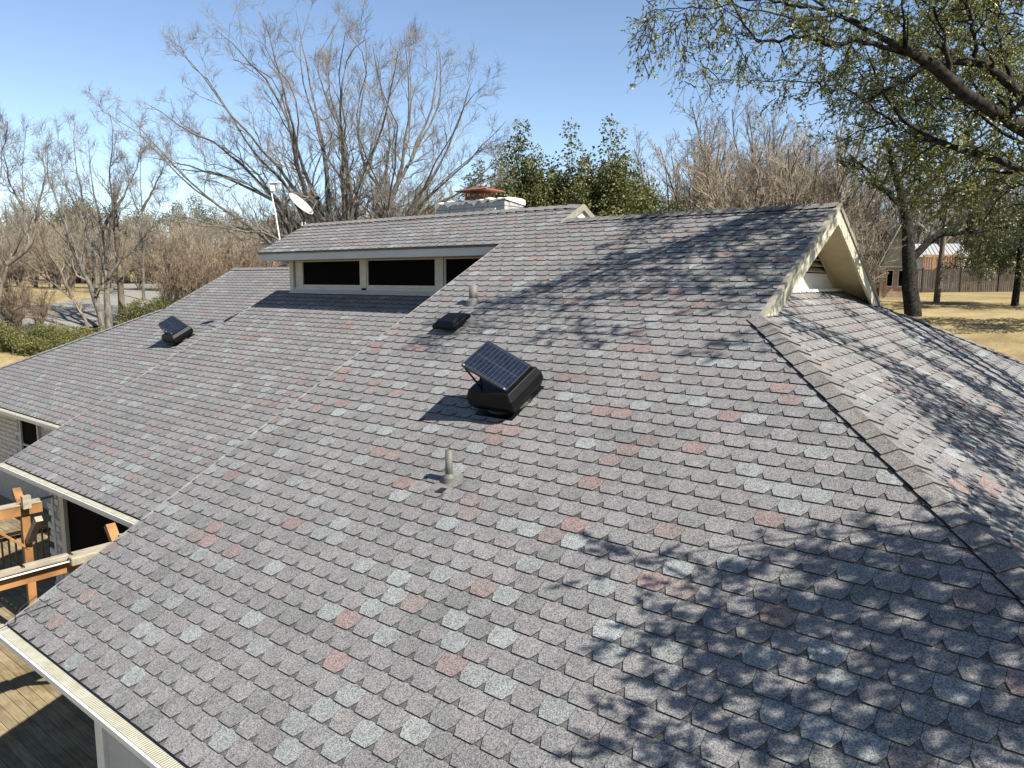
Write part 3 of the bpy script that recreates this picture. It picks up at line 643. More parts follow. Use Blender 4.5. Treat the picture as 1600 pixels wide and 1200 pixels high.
def vent_pipe(loc, r, h, mat, label, patch=True, lean=0):
    root = empty('vent_pipe', loc)
    mb = MB(); mb.prism([P(-.13,-.19,.013),P(.14,-.19,.013),P(.14,.14,.013),P(-.13,.14,.013)], nA*.004); o = mb.build('flashing', M['flash']); o.parent = root
    mb = MB(); mb.tube([(0,0,-.06),(0,0,.045),(0,0,.075),(0,0,.085)], [r*1.95,r*1.7,r*1.25,r*1.08], 20); o = mb.build('collar', M[mat], smooth=False); o.parent = root
    mb = MB(); mb.tube([(0,0,.0),(0,0,h),(0,0,h+.001),(0,0,h-.06)], [r*1.04,r,r*.86,r*.84], 20); o = mb.build('pipe', M[mat]); o.parent = root
    for p in o.data.polygons: p.use_smooth = len(p.vertices) == 4
    if patch:
        mb = MB(); mb.prism([P(-.03,-.215,.018),P(.075,-.20,.018),P(.085,-.125,.018),P(.005,-.13,.018)], nA*.004); o = mb.build('sealant_patch', M['black']); o.parent = root
    return tag(root, label, 'vent pipe')
vent_pipe((-5.43,5.74,zA(5.74)), .040, .345, 'pipe', 'tan plastic vent pipe with collar and a black patch at its foot')
vent_pipe((-8.11,9.18,zA(9.18)), .070, .300, 'pipegrey', 'short wide grey vent pipe above the low box vent', False)
# satellite dish at the end of the clerestory roof
sd = empty('satellite_dish', (DL-.02, 12.72, zdr-.02))
ax = .66*R+.66*U-.30*F; ax /= np.linalg.norm(ax); e_ = np.cross(ax,(0,0,1)); e_ /= np.linalg.norm(e_); f_ = np.cross(e_, ax)
dc = np.array([-.25,.1,.62]); mb = MB(); vs, fs = [dc-ax*.07], []; n = 36
for j in range(1, 6):
    rr = j/5; 
    for k in range(n): t = 2*math.pi*k/n; vs.append(dc+e_*(.36*rr*math.cos(t))+f_*(.42*rr*math.sin(t))-ax*.07*(1-rr*rr))
for k in range(n): fs.append((0,1+k,1+(k+1)%n))
for j in range(4):
    for k in range(n): fs.append((1+j*n+k,1+(j+1)*n+k,1+(j+1)*n+(k+1)%n,1+j*n+(k+1)%n))
mb.add(vs, fs); o = mb.build('reflector', M['dish'], smooth=True); o.parent = sd; so2 = o.modifiers.new('t','SOLIDIFY'); so2.thickness = .012
mb = MB(); mb.tube([(0,0,-.5),(0,0,.22),dc-ax*.10], [.022,.022,.022], 10); o = mb.build('mast', M['blackmetal']); o.parent = sd
mb = MB(); mb.obox(dc-ax*.12, e_*.07, f_*.09, ax*.03); o = mb.build('bracket', M['blackmetal']); o.parent = sd
mb = MB(); mb.tube([dc-f_*.40-ax*.02, dc-f_*.30+ax*.45], [.012,.010], 8); o = mb.build('feed_arm', M['steel']); o.parent = sd
mb = MB(); mb.obox(dc-f_*.28+ax*.47, e_*.045, f_*.03, ax*.05); o = mb.build('receiver', M['blackmetal']); o.parent = sd
mb = MB(); mb.tube([(.02,-.12,-.2),(-.02,-.05,.10)], [.010,.010], 6); mb.tube([(.16,.05,-.12),(.0,.0,.12)], [.010,.010], 6); o = mb.build('strut', M['white']); o.parent = sd
tag(sd, 'pale satellite dish at the end of the clerestory ridge', 'satellite dish')
# sensor box on a thin pole
cp = empty('roof_sensor', (-17.42, 11.96, zA(11.96)))
tp = at(424,300,20.62)-np.array([-17.42,11.96,zA(11.96)])
mb = MB(); mb.tube([(0,0,-.15), tp*.5, tp], [.016,.015,.014], 8); o = mb.build('pole', M['white']); o.parent = cp
mb = MB(); mb.obox(tp+np.array([.04,.03,.12]), (.05,.04,0), (-.04,.05,0), (0,0,.11)); o = mb.build('housing', M['white'], bevel=.012); o.parent = cp
mb = MB(); mb.obox(tp+np.array([.10,.06,.245]), (.13,.10,.01), (-.05,.065,0), (0,0,.015)); o = mb.build('sun_shade', M['white'], bevel=.008); o.parent = cp
mb = MB(); mb.obox(tp+np.array([.19,.13,.13]), (.035,.03,0), (-.03,.035,0), (0,0,.075)); o = mb.build('camera_head', M['greytrim'], bevel=.01); o.parent = cp
tag(cp, 'white sensor box on a thin white pole beside the satellite dish', 'sensor')
# loose cable over the nearest roof corner
def on_roof(x, y):
    r_ = ray(x, y); k = ((ZE-CZ)-SL*YA)/(r_[2]-SL*r_[1]); return r_*k+np.array([0,0,CZ+.022])
mb = MB(); gl = np.array([-9.16, YA-.145, ZE-.03])
for st in ([(98,939),(80,947),(62,953),(42,961),(26,968)], [(58,934),(44,944),(34,952),(24,963)]):
    pts = [on_roof(x, y) for x, y in st]; e0 = pts[-1]
    pts += [np.array([-9.08,YA+.04,ZE+.05]), np.array([-9.10,YA-.06,ZE+.03]), gl+np.array([.0,.0,.02]), gl+np.array([.03,-.02,-.10]), gl+np.array([.12,.0,-.16])]
    mb.tube(pts, [.005]*len(pts), 6)
tag(mb.build('cable', M['black'], smooth=True), 'thin black cable looped over the roof corner and gutter', 'cable')
# wall floodlight and window air conditioner
fl_ = empty('floodlight', (-17.0,5.9,ZE-.32)); mb = MB(); mb.obox((0,-.06,0),(.06,0,0),(0,.05,.01),(0,-.01,.05)); o = mb.build('lamp_head', M['blackmetal'], bevel=.01); o.parent = fl_
mb = MB(); mb.tube([(0,.04,0),(0,-.02,0)],[.05,.05],12); o = mb.build('wall_plate', M['bronze']); o.parent = fl_
tag(fl_, 'small black floodlight on the stone wall under the gutter', 'lamp')
ac = empty('air_conditioner', (-25.3,8.25,CZ-5.75)); mb = MB(); mb.box((-.34,-.48,0),(.34,.0,.46)); o = mb.build('casing', M['bronze'], bevel=.02); o.parent = ac
mb = MB()
for i in range(9): mb.box((-.29,-.492,.05+i*.042),(.29,-.481,.07+i*.042))
o = mb.build('grille', M['steel']); o.parent = ac
mb = MB(); mb.box((-.35,-.50,-.005),(-.33,-.482,.465)); mb.box((.33,-.50,-.005),(.35,-.482,.465)); mb.box((-.329,-.50,.445),(.329,-.482,.465)); o = mb.build('front_frame', M['white']); o.parent = ac
tag(ac, 'window air conditioner in the pale stone wall of the far wing', 'air conditioner')

# ------------------------------------------------------------------ deck, railing, pergola
DZ = CZ-6.9
deck = empty('deck', (-13,2,0)); PW = .165
pm = []
for i in range(4):
    mb = MB(); mb.box((-13.2,-(PW-.008)/2,-.035),(6.7,(PW-.008)/2,0)); ob = mb.build('plank', M['plank'], bevel=.004); pm.append(ob); 
y = -3.0; i = 0
while y < 5.86:
    o = bpy.data.objects.new('plank', pm[i % 4].data); COL.objects.link(o); o.parent = deck
    o.location = (rng.uniform(-.01,.01)+.3, y-2, DZ+rng.uniform(-.003,.002)); y += PW; i += 1
for k_ in range(4):
    mb = MB(); mb.box((-13.2,-(PW-.008)/2,-.035),(-4.3,(PW-.008)/2,0)); ob = mb.build('plank', M['plank'], bevel=.004); pm.append(ob)
while y < 8.3:
    o = bpy.data.objects.new('plank', pm[4+i % 4].data); COL.objects.link(o); o.parent = deck
    o.location = (rng.uniform(-.01,.01), y-2, DZ+rng.uniform(-.003,.002)); y += PW; i += 1
for ob in pm: bpy.data.objects.remove(ob)
mb = MB()
for x in np.arange(-6,6.7,.6): mb.box((x-.02,-5,.02),(x+.02,3.9,DZ-.04))
o = mb.build('joist', M['cedargrey']); o.parent = deck
RLX = -19.6
tag(deck, 'weathered wooden plank deck below the roof edge', 'deck')
rl = empty('deck_railing', (RLX,2,DZ))
mb = MB(); mb.box((-.06,-4.6,.98),(.08,6.1,1.02)); o = mb.build('top_rail', M['cedar']); o.parent = rl
mb = MB(); mb.box((-.02,-4.6,.86),(.02,6.1,.94)); o = mb.build('rail', M['bronze']); o.parent = rl
mb = MB(); mb.box((-.02,-4.6,.10),(.02,6.1,.18)); o = mb.build('rail', M['cedar']); o.parent = rl
mb = MB(); mb.box((-.018,-.018,.1),(.018,.018,.95)); ob = mb.build('baluster', M['cedar']); bm_ = ob.data; bpy.data.objects.remove(ob)
for yy in np.arange(-4.5,6.05,.14):
    o = bpy.data.objects.new('baluster', bm_); COL.objects.link(o); o.location = (.045,yy,0); o.parent = rl
for yy in (-4.6,-2.6,-.6,1.4,3.4,6.0):
    mb = MB(); mb.box((-.05,yy-.05,-.3),(.05,yy+.05,1.0)); o = mb.build('post', M['cedar'], bevel=.006); o.parent = rl
tag(rl, 'stained cedar railing with upright balusters at the deck edge', 'railing')
pg = empty('pergola', (-13.4,3,DZ))
def pp(mb, name, mat, **kw): o = mb.build(name, M[mat], **kw); o.parent = pg; o.matrix_parent_inverse = Matrix.Translation((13.4,-3,-DZ)); return o
for (bxx, zt_) in ((-15.45, CZ-4.14), (-11.5, CZ-4.0)):
    for s in (-1, 1):
        mb = MB(); mb.box((bxx+s*.075-.022,-1.5,zt_-.19),(bxx+s*.075+.022,5.12,zt_)); pp(mb, 'beam', 'cedar', bevel=.005)
    for k, yy in enumerate(np.arange(-1.4,5.0,.62)):
        mb = MB(); mb.box((bxx-.115+.02*(k%2),yy,zt_+.002),(bxx-.02+.02*(k%2),yy+.57,zt_+.036)); pp(mb, 'cap_board', 'cedargrey', bevel=.004)
    mb = MB(); mb.box((bxx+.03,-1.45,zt_+.002),(bxx+.11,5.1,zt_+.022)); pp(mb, 'cap_board', 'cedargrey')
    for py in (4.85, -1.0):
        mb = MB(); mb.box((bxx-.05,py-.07,DZ),(bxx+.05,py+.07,zt_-.01)); pp(mb, 'post', 'cedar', bevel=.006)
        mb = MB(); mb.bar((bxx,py,zt_-.85),(bxx,py-.78 if py > 0 else py+.78,zt_-.10), .045, .13, (1,0,0)); pp(mb, 'brace', 'cedar', bevel=.004)
        mb = MB(); mb.bar((bxx+.06,py+.02,zt_-.70),(bxx+.62,py+.02,zt_-.16), .11, .12, (0,1,0)); pp(mb, 'brace', 'cedargrey', bevel=.004)
        mb = MB(); mb.bar((bxx+.05,py-.02,zt_-.20),(bxx-.30,py-.02,zt_+.24), .10, .14, (0,1,0)); pp(mb, 'brace', 'cedar', bevel=.004)
        mb = MB(); mb.box((bxx+.13,py-.09,zt_-.04),(bxx+.24,py+.05,zt_+.20)); pp(mb, 'block', 'cedargrey', bevel=.006)
mb = MB(); mb.box((-11.37,4.05,CZ-4.06),(-11.22,4.42,CZ-3.93)); pp(mb, 'motor_box', 'cedargrey', bevel=.02)
mb = MB(); mb.tube([(-11.36,4.05,CZ-4.02),(-11.36,-1.3,CZ-4.02)], [.02,.02], 8); pp(mb, 'awning_rail', 'bronze')
mb = MB(); mb.tube([(-11.31,4.05,CZ-4.0),(-11.31,-1.3,CZ-4.0)], [.012,.012], 8); pp(mb, 'awning_rail', 'white')
tag(pg, 'orange cedar pergola with double beams and knee braces over the deck', 'pergola')
# ------------------------------------------------------------------ vegetation helpers (vectorised)
def np_mesh(name, verts, quads, mat, tints=None, smooth=False):
    me = bpy.data.meshes.new(name); verts = np.asarray(verts, np.float32); quads = np.asarray(quads, np.int32)
    me.vertices.add(len(verts)); me.vertices.foreach_set('co', verts.ravel())
    me.loops.add(quads.size); me.loops.foreach_set('vertex_index', quads.ravel())
    me.polygons.add(len(quads)); me.polygons.foreach_set('loop_start', np.arange(0, quads.size, 4, dtype=np.int32))
    if smooth: me.polygons.foreach_set('use_smooth', np.ones(len(quads), bool))
    me.update(calc_edges=True); me.materials.append(mat)
    if tints is not None:
        a = me.color_attributes.new('tint', 'FLOAT_COLOR', 'POINT'); t = np.ones((len(verts), 4), np.float32); t[:, :3] = np.asarray(tints)[:, None] if np.ndim(tints) == 1 else tints
        a.data.foreach_set('color', t.ravel())
    return me
def unit(v): return v/(np.linalg.norm(v, axis=-1, keepdims=True)+1e-9)
def tubes(P, Rd, sides):                        # P (n,m,3), Rd (n,m) -> verts, quads
    n, m, _ = P.shape; T = np.empty_like(P); T[:,1:-1] = P[:,2:]-P[:,:-2]; T[:,0] = P[:,1]-P[:,0]; T[:,-1] = P[:,-1]-P[:,-2]; T = unit(T)
    ref = np.where(np.abs(T[...,2:3]) < .9, np.array([0,0,1.]), np.array([1.,0,0])); A = unit(np.cross(T, ref)); B = np.cross(T, A)
    th = np.arange(sides)*2*np.pi/sides
    V = P[:,:,None,:]+Rd[:,:,None,None]*(A[:,:,None,:]*np.cos(th)[:,None]+B[:,:,None,:]*np.sin(th)[:,None])
    idx = np.arange(n*m*sides).reshape(n, m, sides); a = idx[:,:-1]; b = idx[:,1:]
    Q = np.stack([a, np.roll(a,-1,2), np.roll(b,-1,2), b], -1).reshape(-1, 4)
    return V.reshape(-1, 3), Q
def merge(lst):
    vs, qs, o = [], [], 0
    for v, q in lst: vs.append(v); qs.append(q+o); o += len(v)
    return np.concatenate(vs), np.concatenate(qs)
def limb(pts, m=14, jit=.04, seed=0):           # smooth polyline through control points
    r_ = np.random.default_rng(seed); pts = np.array(pts, float); d = np.concatenate([[0], np.cumsum(np.linalg.norm(np.diff(pts, axis=0), axis=1))])
    t = np.linspace(0, d[-1], m); out = np.stack([np.interp(t, d, pts[:,i]) for i in range(3)], 1)
    for _ in range(1): out[1:-1] = .25*out[:-2]+.5*out[1:-1]+.25*out[2:]
    out[1:-1] += r_.normal(0, jit, (m-2, 3)); return out
def spawn(P, Rd, per, lr, ang, trop, m, rr, tmin, g_, bend=.15, labs=None):
    """per children on each branch: lr length range (ratio of parent, or metres if labs)"""
    n, mm, _ = P.shape; N_ = n*per; pi = np.repeat(np.arange(n), per)
    t = tmin+(1-tmin)*(np.tile(np.arange(per), n)+g_.random(N_))/per; x = t*(mm-1); i0 = np.minimum(x.astype(int), mm-2); fr = (x-i0)[:,None]
    p0 = P[pi,i0]*(1-fr)+P[pi,i0+1]*fr; tan = unit(P[pi,i0+1]-P[pi,i0]); r0 = Rd[pi,i0]*(1-fr[:,0])+Rd[pi,i0+1]*fr[:,0]
    plen = np.linalg.norm(np.diff(P, axis=1), axis=2).sum(1)[pi]
    az = unit(np.cross(tan, g_.normal(size=(N_,3)))); a = np.radians(g_.uniform(*ang, N_))[:,None]
    d = unit(tan*np.cos(a)+az*np.sin(a)+np.array([0,0,trop]))
    L = g_.uniform(*lr, N_)*(1 if labs else plen*(1.15-.75*t)); 
    s = np.linspace(0, 1, m)[None,:,None]; perp = unit(np.cross(d, g_.normal(size=(N_,3))))
    Pc = p0[:,None]+d[:,None]*(L[:,None,None]*s)+perp[:,None]*(L[:,None,None]*bend*s*s)+np.array([0,0,trop*.5])*(L[:,None,None]*s*s)*.6
    Pc[:,1:-1] += g_.normal(0, .03, (N_, m-2, 3))*L[:,None,None]
    rc = np.minimum(r0*rr, r0*.95); Rc = rc[:,None]*np.linspace(1, .35, m)[None]
    return Pc, np.maximum(Rc, .0022)
def leaf_quads(C, D, size, g_, width=.42):      # a folded-diamond leaf at each C pointing along D
    n = len(C); D = unit(D); S = unit(np.cross(D, g_.normal(size=(n,3)))); sz = (size*g_.uniform(.7,1.25,n))[:,None]
    nrm = np.cross(D, S)
    V = np.stack([C, C+D*sz*.45+S*sz*width*.5+nrm*sz*.05, C+D*sz, C+D*sz*.45-S*sz*width*.5+nrm*sz*.05], 1)
    return V.reshape(-1,3), np.arange(4*n).reshape(n,4)
def put(name, verts, quads, mat, parent, tints=None, smooth=False, kind=None):
    o = bpy.data.objects.new(name, np_mesh(name, verts, quads, mat, tints, smooth)); COL.objects.link(o)
    if parent is not None: o.parent = parent; o.matrix_parent_inverse = Matrix.Translation(-parent.location)
    if kind: o['kind'] = kind
    return o
def pxs(lst, k0, dk=0): 
    n = len(lst); return [at(x, y, k0+dk*i/(n-1)) for i, (x, y) in enumerate(lst)]
def bare_tree(name, label, cat, base, limbs, radii, mats, counts, g_, group=None, lr=(.22,.5), twig=(.25,.6), trop=(.25,.35,.35), rmin=.006, tm=.22, pw=1.5):
    root = empty(name, tuple(base)); tag(root, label, cat, group)
    P = np.stack(limbs); Rd = np.stack([b+(a-b)*(1-np.linspace(0,1,P.shape[1]))**pw for a, b in radii])
    v, q = tubes(P, Rd, 8); put('trunk', v, q, M[mats[0]], root, smooth=True)
    parts = []; cur = (P, Rd); c1, c2, c3, c4 = counts
    p1 = spawn(P, Rd, c1, lr, (22,55), trop[0], 7, .55, tm, g_); parts.append(tubes(*p1, 5))
    p2 = spawn(*p1, c2, (.3,.6), (22,55), trop[1], 5, .6, .15, g_); p2 = (p2[0], np.maximum(p2[1], rmin)); parts.append(tubes(*p2, 4))
    p3 = spawn(*p2, c3, (.35,.75), (20,50), trop[2], 4, .65, .1, g_); p3 = (p3[0], np.maximum(p3[1], rmin*.8)); parts.append(tubes(*p3, 3))
    if c4:
        p4 = spawn(*p3, c4, twig, (20,50), trop[2], 3, .7, .1, g_, labs=True); p4 = (p4[0], np.maximum(p4[1], rmin*.65)); parts.append(tubes(*p4, 3))
    v, q = merge(parts); put('crown', v, q, M[mats[1]], root)
    return root

# ------------------------------------------------------------------ the big bare tree behind the clerestory
G = np.random.default_rng(11); K = 40.0
bp = at(545,470,K); bz = ground_at(bp[0], bp[1]); base = np.array([bp[0], bp[1], bz])
raw = [[(428,376),(370,341),(308,298),(261,248),(219,205),(184,168)], [(467,291),(401,229),(347,160),(316,112),(289,85),(268,70)],
 [(486,330),(467,262),(451,188),(413,116),(374,80),(335,45)], [(506,341),(475,271),(459,209),(447,145),(428,78),(405,18)],
 [(517,341),(509,233),(490,163),(475,78),(463,20)], [(537,345),(537,233),(533,155),(529,97),(540,50)], [(548,310),(540,212),(517,167),(513,97),(521,40)],
 [(552,308),(580,245),(600,190),(615,130),(622,80)], [(602,341),(606,271),(610,202),(599,145),(588,85)], [(602,335),(626,271),(637,213),(641,126),(632,55)],
 [(606,330),(645,240),(676,174),(684,105),(680,66)], [(637,333),(680,271),(712,202),(735,140),(745,110)], [(645,326),(695,287),(742,240),(772,205),(790,190)],
 [(451,365),(374,358),(296,341),(240,330)], [(470,343),(412,302),(335,270),(270,255),(225,245)], [(450,330),(395,270),(340,225),(270,190),(225,160)],
 [(620,330),(560,250),(560,170),(575,110),(570,55)], [(660,330),(720,300),(765,262),(790,240)]]
limbs, radii = [], []
raw = raw+[[(x+G.normal(0,6)+(j*G.uniform(-7,7)), y+G.normal(0,5)+j*G.uniform(-4,5)) for j, (x, y) in enumerate(l)] for l in raw]
for i, r_ in enumerate(raw):
    dk = G.uniform(-6,6); pts = [base+np.array([0,0,.3])] if i < 1 else [base+np.array([0,0,G.uniform(1.2,3.2)])]
    pts += pxs(r_, K+dk*.15, dk); limbs.append(limb(pts, 18, .05, i)[:, :]); radii.append(((.16 if i < 18 else .09)+G.random()*.05, .012))
limbs.append(limb([base-np.array([0,0,.5]), base+np.array([0,0,1.5]), at(545,400,K), at(540,330,K), at(533,260,K)], 18, .03, 99)); radii.append((.62,.10))
bare_tree('bare_tree', 'tall spreading bare tree behind the clerestory roof, limbs fanning wide', 'tree', base, limbs, radii, ('bark','twiggrey'), (10,6,4,3), G, lr=(.10,.26), twig=(.2,.55), trop=(.12,.14,.12), rmin=.0066, tm=.18, pw=1.05)

# ------------------------------------------------------------------ bare trees by the street on the left
def street_tree(label, raw, K, r0, g_, counts=(11,6,4,2), mats=('bark','twiggrey'), group='bare trees along the street'):
    b0 = at(*raw[0][0], K); base = np.array([b0[0], b0[1], min(b0[2], ground_at(b0[0], b0[1]))]); limbs, radii = [], []
    for i, r_ in enumerate(raw):
        dk = g_.uniform(-3,3) if i else 0; pts = pxs(r_, K, dk)
        if i == 0: pts = [base-np.array([0,0,.3])]+pts
        limbs.append(limb(pts, 14, .03, i+3)); radii.append((r0*.85 if i < 2 else r0*.42, .012))
    return bare_tree('bare_tree', label, 'tree', base, limbs, radii, mats, counts, g_, group, lr=(.13,.34), twig=(.25,.6), trop=(.14,.15,.12), rmin=.0066, tm=.18)
street_tree('bare forked tree with twin grey trunks rising beside the pale street', [
 [(164,514),(150,468),(130,423),(113,386),(92,362),(65,341),(45,310),(30,270)], [(171,514),(167,457),(167,406),(161,355),(147,304),(140,260),(138,215)],
 [(169,434),(184,410),(219,379),(240,350),(256,310)], [(150,457),(147,410),(137,362),(113,314),(96,263),(90,220)], [(167,389),(178,321),(171,270),(178,215),(172,180)],
 [(160,360),(190,310),(215,265),(225,215)], [(130,423),(135,350),(125,290),(115,235),(118,190)], [(113,386),(95,330),(75,275),(70,225)]], 42.5, .26, np.random.default_rng(21))
street_tree('slender bare tree leaning left in front of the pale street', [[(140,508),(113,464),(79,440),(44,416),(14,396),(-20,380)], [(113,464),(95,425),(70,385),(55,340)], [(79,440),(60,400),(30,360),(10,330)]], 42.0, .13, np.random.default_rng(22), (7,5,5,2), ('barkbrown','twigtan'))
street_tree('dark bare tree with forked stems at the end of the leafy bushes', [[(-5,520),(0,440),(10,416),(31,382),(39,355),(38,314),(34,263),(40,210)], [(10,413),(44,393),(58,352),(61,314),(75,270),(72,215)], [(0,440),(-15,380),(-10,320),(5,250),(0,195)], [(38,330),(15,290),(5,240),(12,190)]], 38.0, .17, np.random.default_rng(23), (11,6,4,2), ('barkbrown','twiggrey'))
street_tree('thin bare tree with fine upright twigs right of the forked tree', [[(225,470),(224,380),(222,330),(218,280),(222,235),(218,200)], [(222,330),(240,295),(256,262),(262,230)], [(222,345),(205,305),(198,265),(190,235)]], 55.0, .14, np.random.default_rng(24), (9,6,5,2), ('bark','twiggrey'))
# straight pole-like trunk
pb = at(192,512,44.5); mb = MB(); pz = ground_at(pb[0],pb[1]); tpz = at(194,355,44.5)[2]
root = empty('pine_tree', (pb[0],pb[1],pz)); v, q = tubes(np.array([[[pb[0],pb[1],pz-.3],[pb[0]+.05,pb[1],(pz+tpz)/2],[pb[0],pb[1],tpz],[pb[0]-.1,pb[1]+.1,tpz+2.5]]]), np.array([[.20,.17,.15,.05]]), 10); put('trunk', v, q, M['barkbrown'], root, smooth=True)
tp_ = np.array([[[pb[0],pb[1],tpz-1],[pb[0],pb[1],tpz],[pb[0]-.1,pb[1],tpz+2.3]]]); gg = np.random.default_rng(5)
p1 = spawn(tp_, np.array([[.1,.08,.04]]), 12, (.9,1.9), (35,70), .2, 5, .5, .1, gg, labs=True); p2 = spawn(*p1, 7, (.4,.9), (25,55), .3, 3, .6, .2, gg, labs=True); p2 = (p2[0], np.maximum(p2[1], .011)); v, q = merge([tubes(*p1,4), tubes(*p2,3)]); put('crown', v, q, M['twiggrey'], root)
tag(root, 'straight pole-like tan tree trunk standing at the kerb of the street', 'tree')

# ------------------------------------------------------------------ twiggy shrub and thicket prototypes, copied about
def shrub_proto(seed, h, stems, spread, mats, counts, rmin):
    g_ = np.random.default_rng(seed); L = []
    for i in range(stems):
        a = 2*np.pi*i/stems+g_.uniform(-.4,.4); r_ = spread*g_.uniform(.25,1); hh = h*g_.uniform(.7,1)
        L.append(limb([(g_.normal(0,.12),g_.normal(0,.12),-.3),(r_*.25*np.cos(a),r_*.25*np.sin(a),hh*.3),(r_*.7*np.cos(a),r_*.7*np.sin(a),hh*.7),(r_*np.cos(a),r_*np.sin(a),hh)], 9, .03*h/5, seed*31+i))
    P = np.stack(L); Rd = np.repeat(np.linspace(.011*h, .003*h, 9)[None], stems, 0); tv = tubes(P, Rd, 5)
    c1, c2, c3 = counts; parts = []
    p1 = spawn(P, Rd, c1, (.22,.42), (20,52), .14, 5, .6, .2, g_); p1 = (p1[0], np.maximum(p1[1], rmin*1.3)); parts.append(tubes(*p1, 3))
    p2 = spawn(*p1, c2, (.3,.6), (22,58), .14, 4, .65, .1, g_); p2 = (p2[0], np.maximum(p2[1], rmin)); parts.append(tubes(*p2, 3))
    p3 = spawn(*p2, c3, (.35,.7), (22,58), .10, 3, .7, .1, g_); p3 = (p3[0], np.maximum(p3[1], rmin*.8)); parts.append(tubes(*p3, 3))
    cv = merge(parts); return np_mesh('trunk', *tv, M[mats[0]], smooth=True), np_mesh('crown', *cv, M[mats[1]])
def place(name, protos, x, y, s, label, cat, group, seed, z=None):
    r_ = random.Random(seed); me1, me2 = r_.choice(protos); root = empty(name, (x, y, ground_at(x, y) if z is None else z)); root.rotation_euler = (0,0,r_.uniform(0,6.28)); root.scale = (s*r_.uniform(.85,1.2), s*r_.uniform(.85,1.2), s)
    link('trunk', me1, root); link('crown', me2, root); return tag(root, label, cat, group)
TAN = [shrub_proto(100+i, 6.0, 9, 2.6, ('barkbrown','twigtan'), (11,7,5), .008) for i in range(3)]
REDS = [shrub_proto(120+i, 4.5, 11, 1.7, ('barkbrown','twigred'), (9,6,4), .008) for i in range(2)]
TALL = [shrub_proto(140+i, 10.0, 8, 3.4, ('bark','twiggrey'), (12,7,5), .009) for i in range(2)]
TALLT = [shrub_proto(160+i, 9.0, 9, 3.6, ('barkbrown','twigtan'), (12,7,5), .009) for i in range(2)]
def row(name, protos, x0, x1, n, k, ytop, hproto, label, cat, group, seed, jk=6, smin=.5):
    r_ = random.Random(seed)
    for i in range(n):
        px = x0+(x1-x0)*(i+r_.uniform(.15,.85))/n; kk = k+r_.uniform(-jk,jk); yt = ytop[0]+(ytop[1]-ytop[0])*(i+.5)/n+r_.uniform(-14,14)
        p = at(px, yt, kk); gz = ground_at(p[0], p[1]); place(name, protos, p[0], p[1], max(smin, (p[2]-gz)/hproto), label, cat, group, seed*1000+i)
row('crape_myrtle', REDS, 255, 440, 9, 52, (395,405), 4.5, 'reddish bare crape myrtle in the row beyond the far roof', 'shrub', 'crape myrtles beyond the far roof', 31, 4)
row('crape_myrtle', REDS, -40, 70, 4, 39.5, (415,430), 4.5, 'reddish bare crape myrtle stems behind the leafy bushes', 'shrub', 'crape myrtles behind the bushes', 32, 1.5)
row('bare_shrub', TAN, -80, 430, 18, 66, (345,365), 6.0, 'tan bare shrub in the thicket across the street', 'shrub', 'tan thicket across the street', 33, 5)
row('bare_shrub', TAN, -90, 520, 20, 84, (325,350), 6.0, 'tall tan bare tree in the thicket on the hill', 'tree', 'thicket on the hill', 34, 7)
row('bare_shrub', TAN, 420, 800, 12, 62, (305,300), 6.0, 'tan bare tree crown showing behind the big bare tree', 'tree', 'thicket behind the big bare tree', 35, 6)
row('bare_tree', TALLT, 1050, 1335, 9, 46, (215,225), 9.0, 'tan bare tree with dense fine twigs beyond the main ridge', 'tree', 'tan trees beyond the main ridge', 36, 4)
row('bare_tree', TALL, 1060, 1330, 5, 56, (185,165), 10.0, 'tall grey bare tree rising above the tan trees', 'tree', 'grey trees above the tan ones', 37, 4)
row('bare_tree', TALL, 1330, 1660, 8, 92, (235,225), 10.0, 'grey bare tree beyond the fence and the far houses', 'tree', 'trees beyond the fence', 38, 8)
row('bare_shrub', TAN, 1285, 1335, 3, 37, (335,352), 6.0, 'tangled brown bare shrub between the gable and the far stone house', 'shrub', 'brown shrubs beside the gable', 39, 2)

# ------------------------------------------------------------------ leafy masses
def clump_proto(seed, cl, n, leaf, mat, width=.5):
    """leaf mass: cl = list of (centre, radius xyz)"""
    g_ = np.random.default_rng(seed); C, D, T = [], [], []
    tot = sum(r[0]*r[1]*r[2] for _, r in cl)**1
    for c, r in cl:
        k = max(30, int(n*(r[0]*r[1]*r[2])/tot)); d = unit(g_.normal(size=(k,3))); rad = g_.uniform(.15,1,k)**.5*(1+.18*np.sin(d[:,0]*7+d[:,2]*9+seed)); p = np.array(c)+d*rad[:,None]*np.array(r)
        C.append(p); D.append(d+g_.normal(size=(k,3))*.9); T.append(np.clip(g_.normal(.42,.22,k)+g_.normal(0,.12), 0, 1))
    C, D, T = np.concatenate(C), np.concatenate(D), np.concatenate(T); v, q = leaf_quads(C, D, leaf, g_, width); return np_mesh('crown', v, q, M[mat], np.repeat(T, 4))
def blobs(g_, n, h0, h1, rad, r0, r1, cone=.0):
    out = []
    for i in range(n):
        t = i/(n-1); z = h0+(h1-h0)*t; w = rad*(1-cone*t); a = g_.uniform(0,6.28); d = w*math.sqrt(g_.random())
        rr = g_.uniform(r0,r1)*(1-.5*cone*t); out.append(((d*math.cos(a), d*math.sin(a), z), (rr, rr, rr*g_.uniform(.8,1.3))))
    return out
gg = np.random.default_rng(77)
def stem_mesh(h, r): v, q = tubes(np.array([[[0,0,-.3],[.05,0,h*.5],[0,.05,h]]]), np.array([[r,r*.8,r*.3]]), 8); return np_mesh('trunk', v, q, M['bark'], smooth=True)
BUSH = [(stem_mesh(.9,.06), clump_proto(200+i, blobs(gg, 16, .25, 1.35, .75, .22, .42, .4), 3600, .085, 'bushleaf')) for i in range(3)]
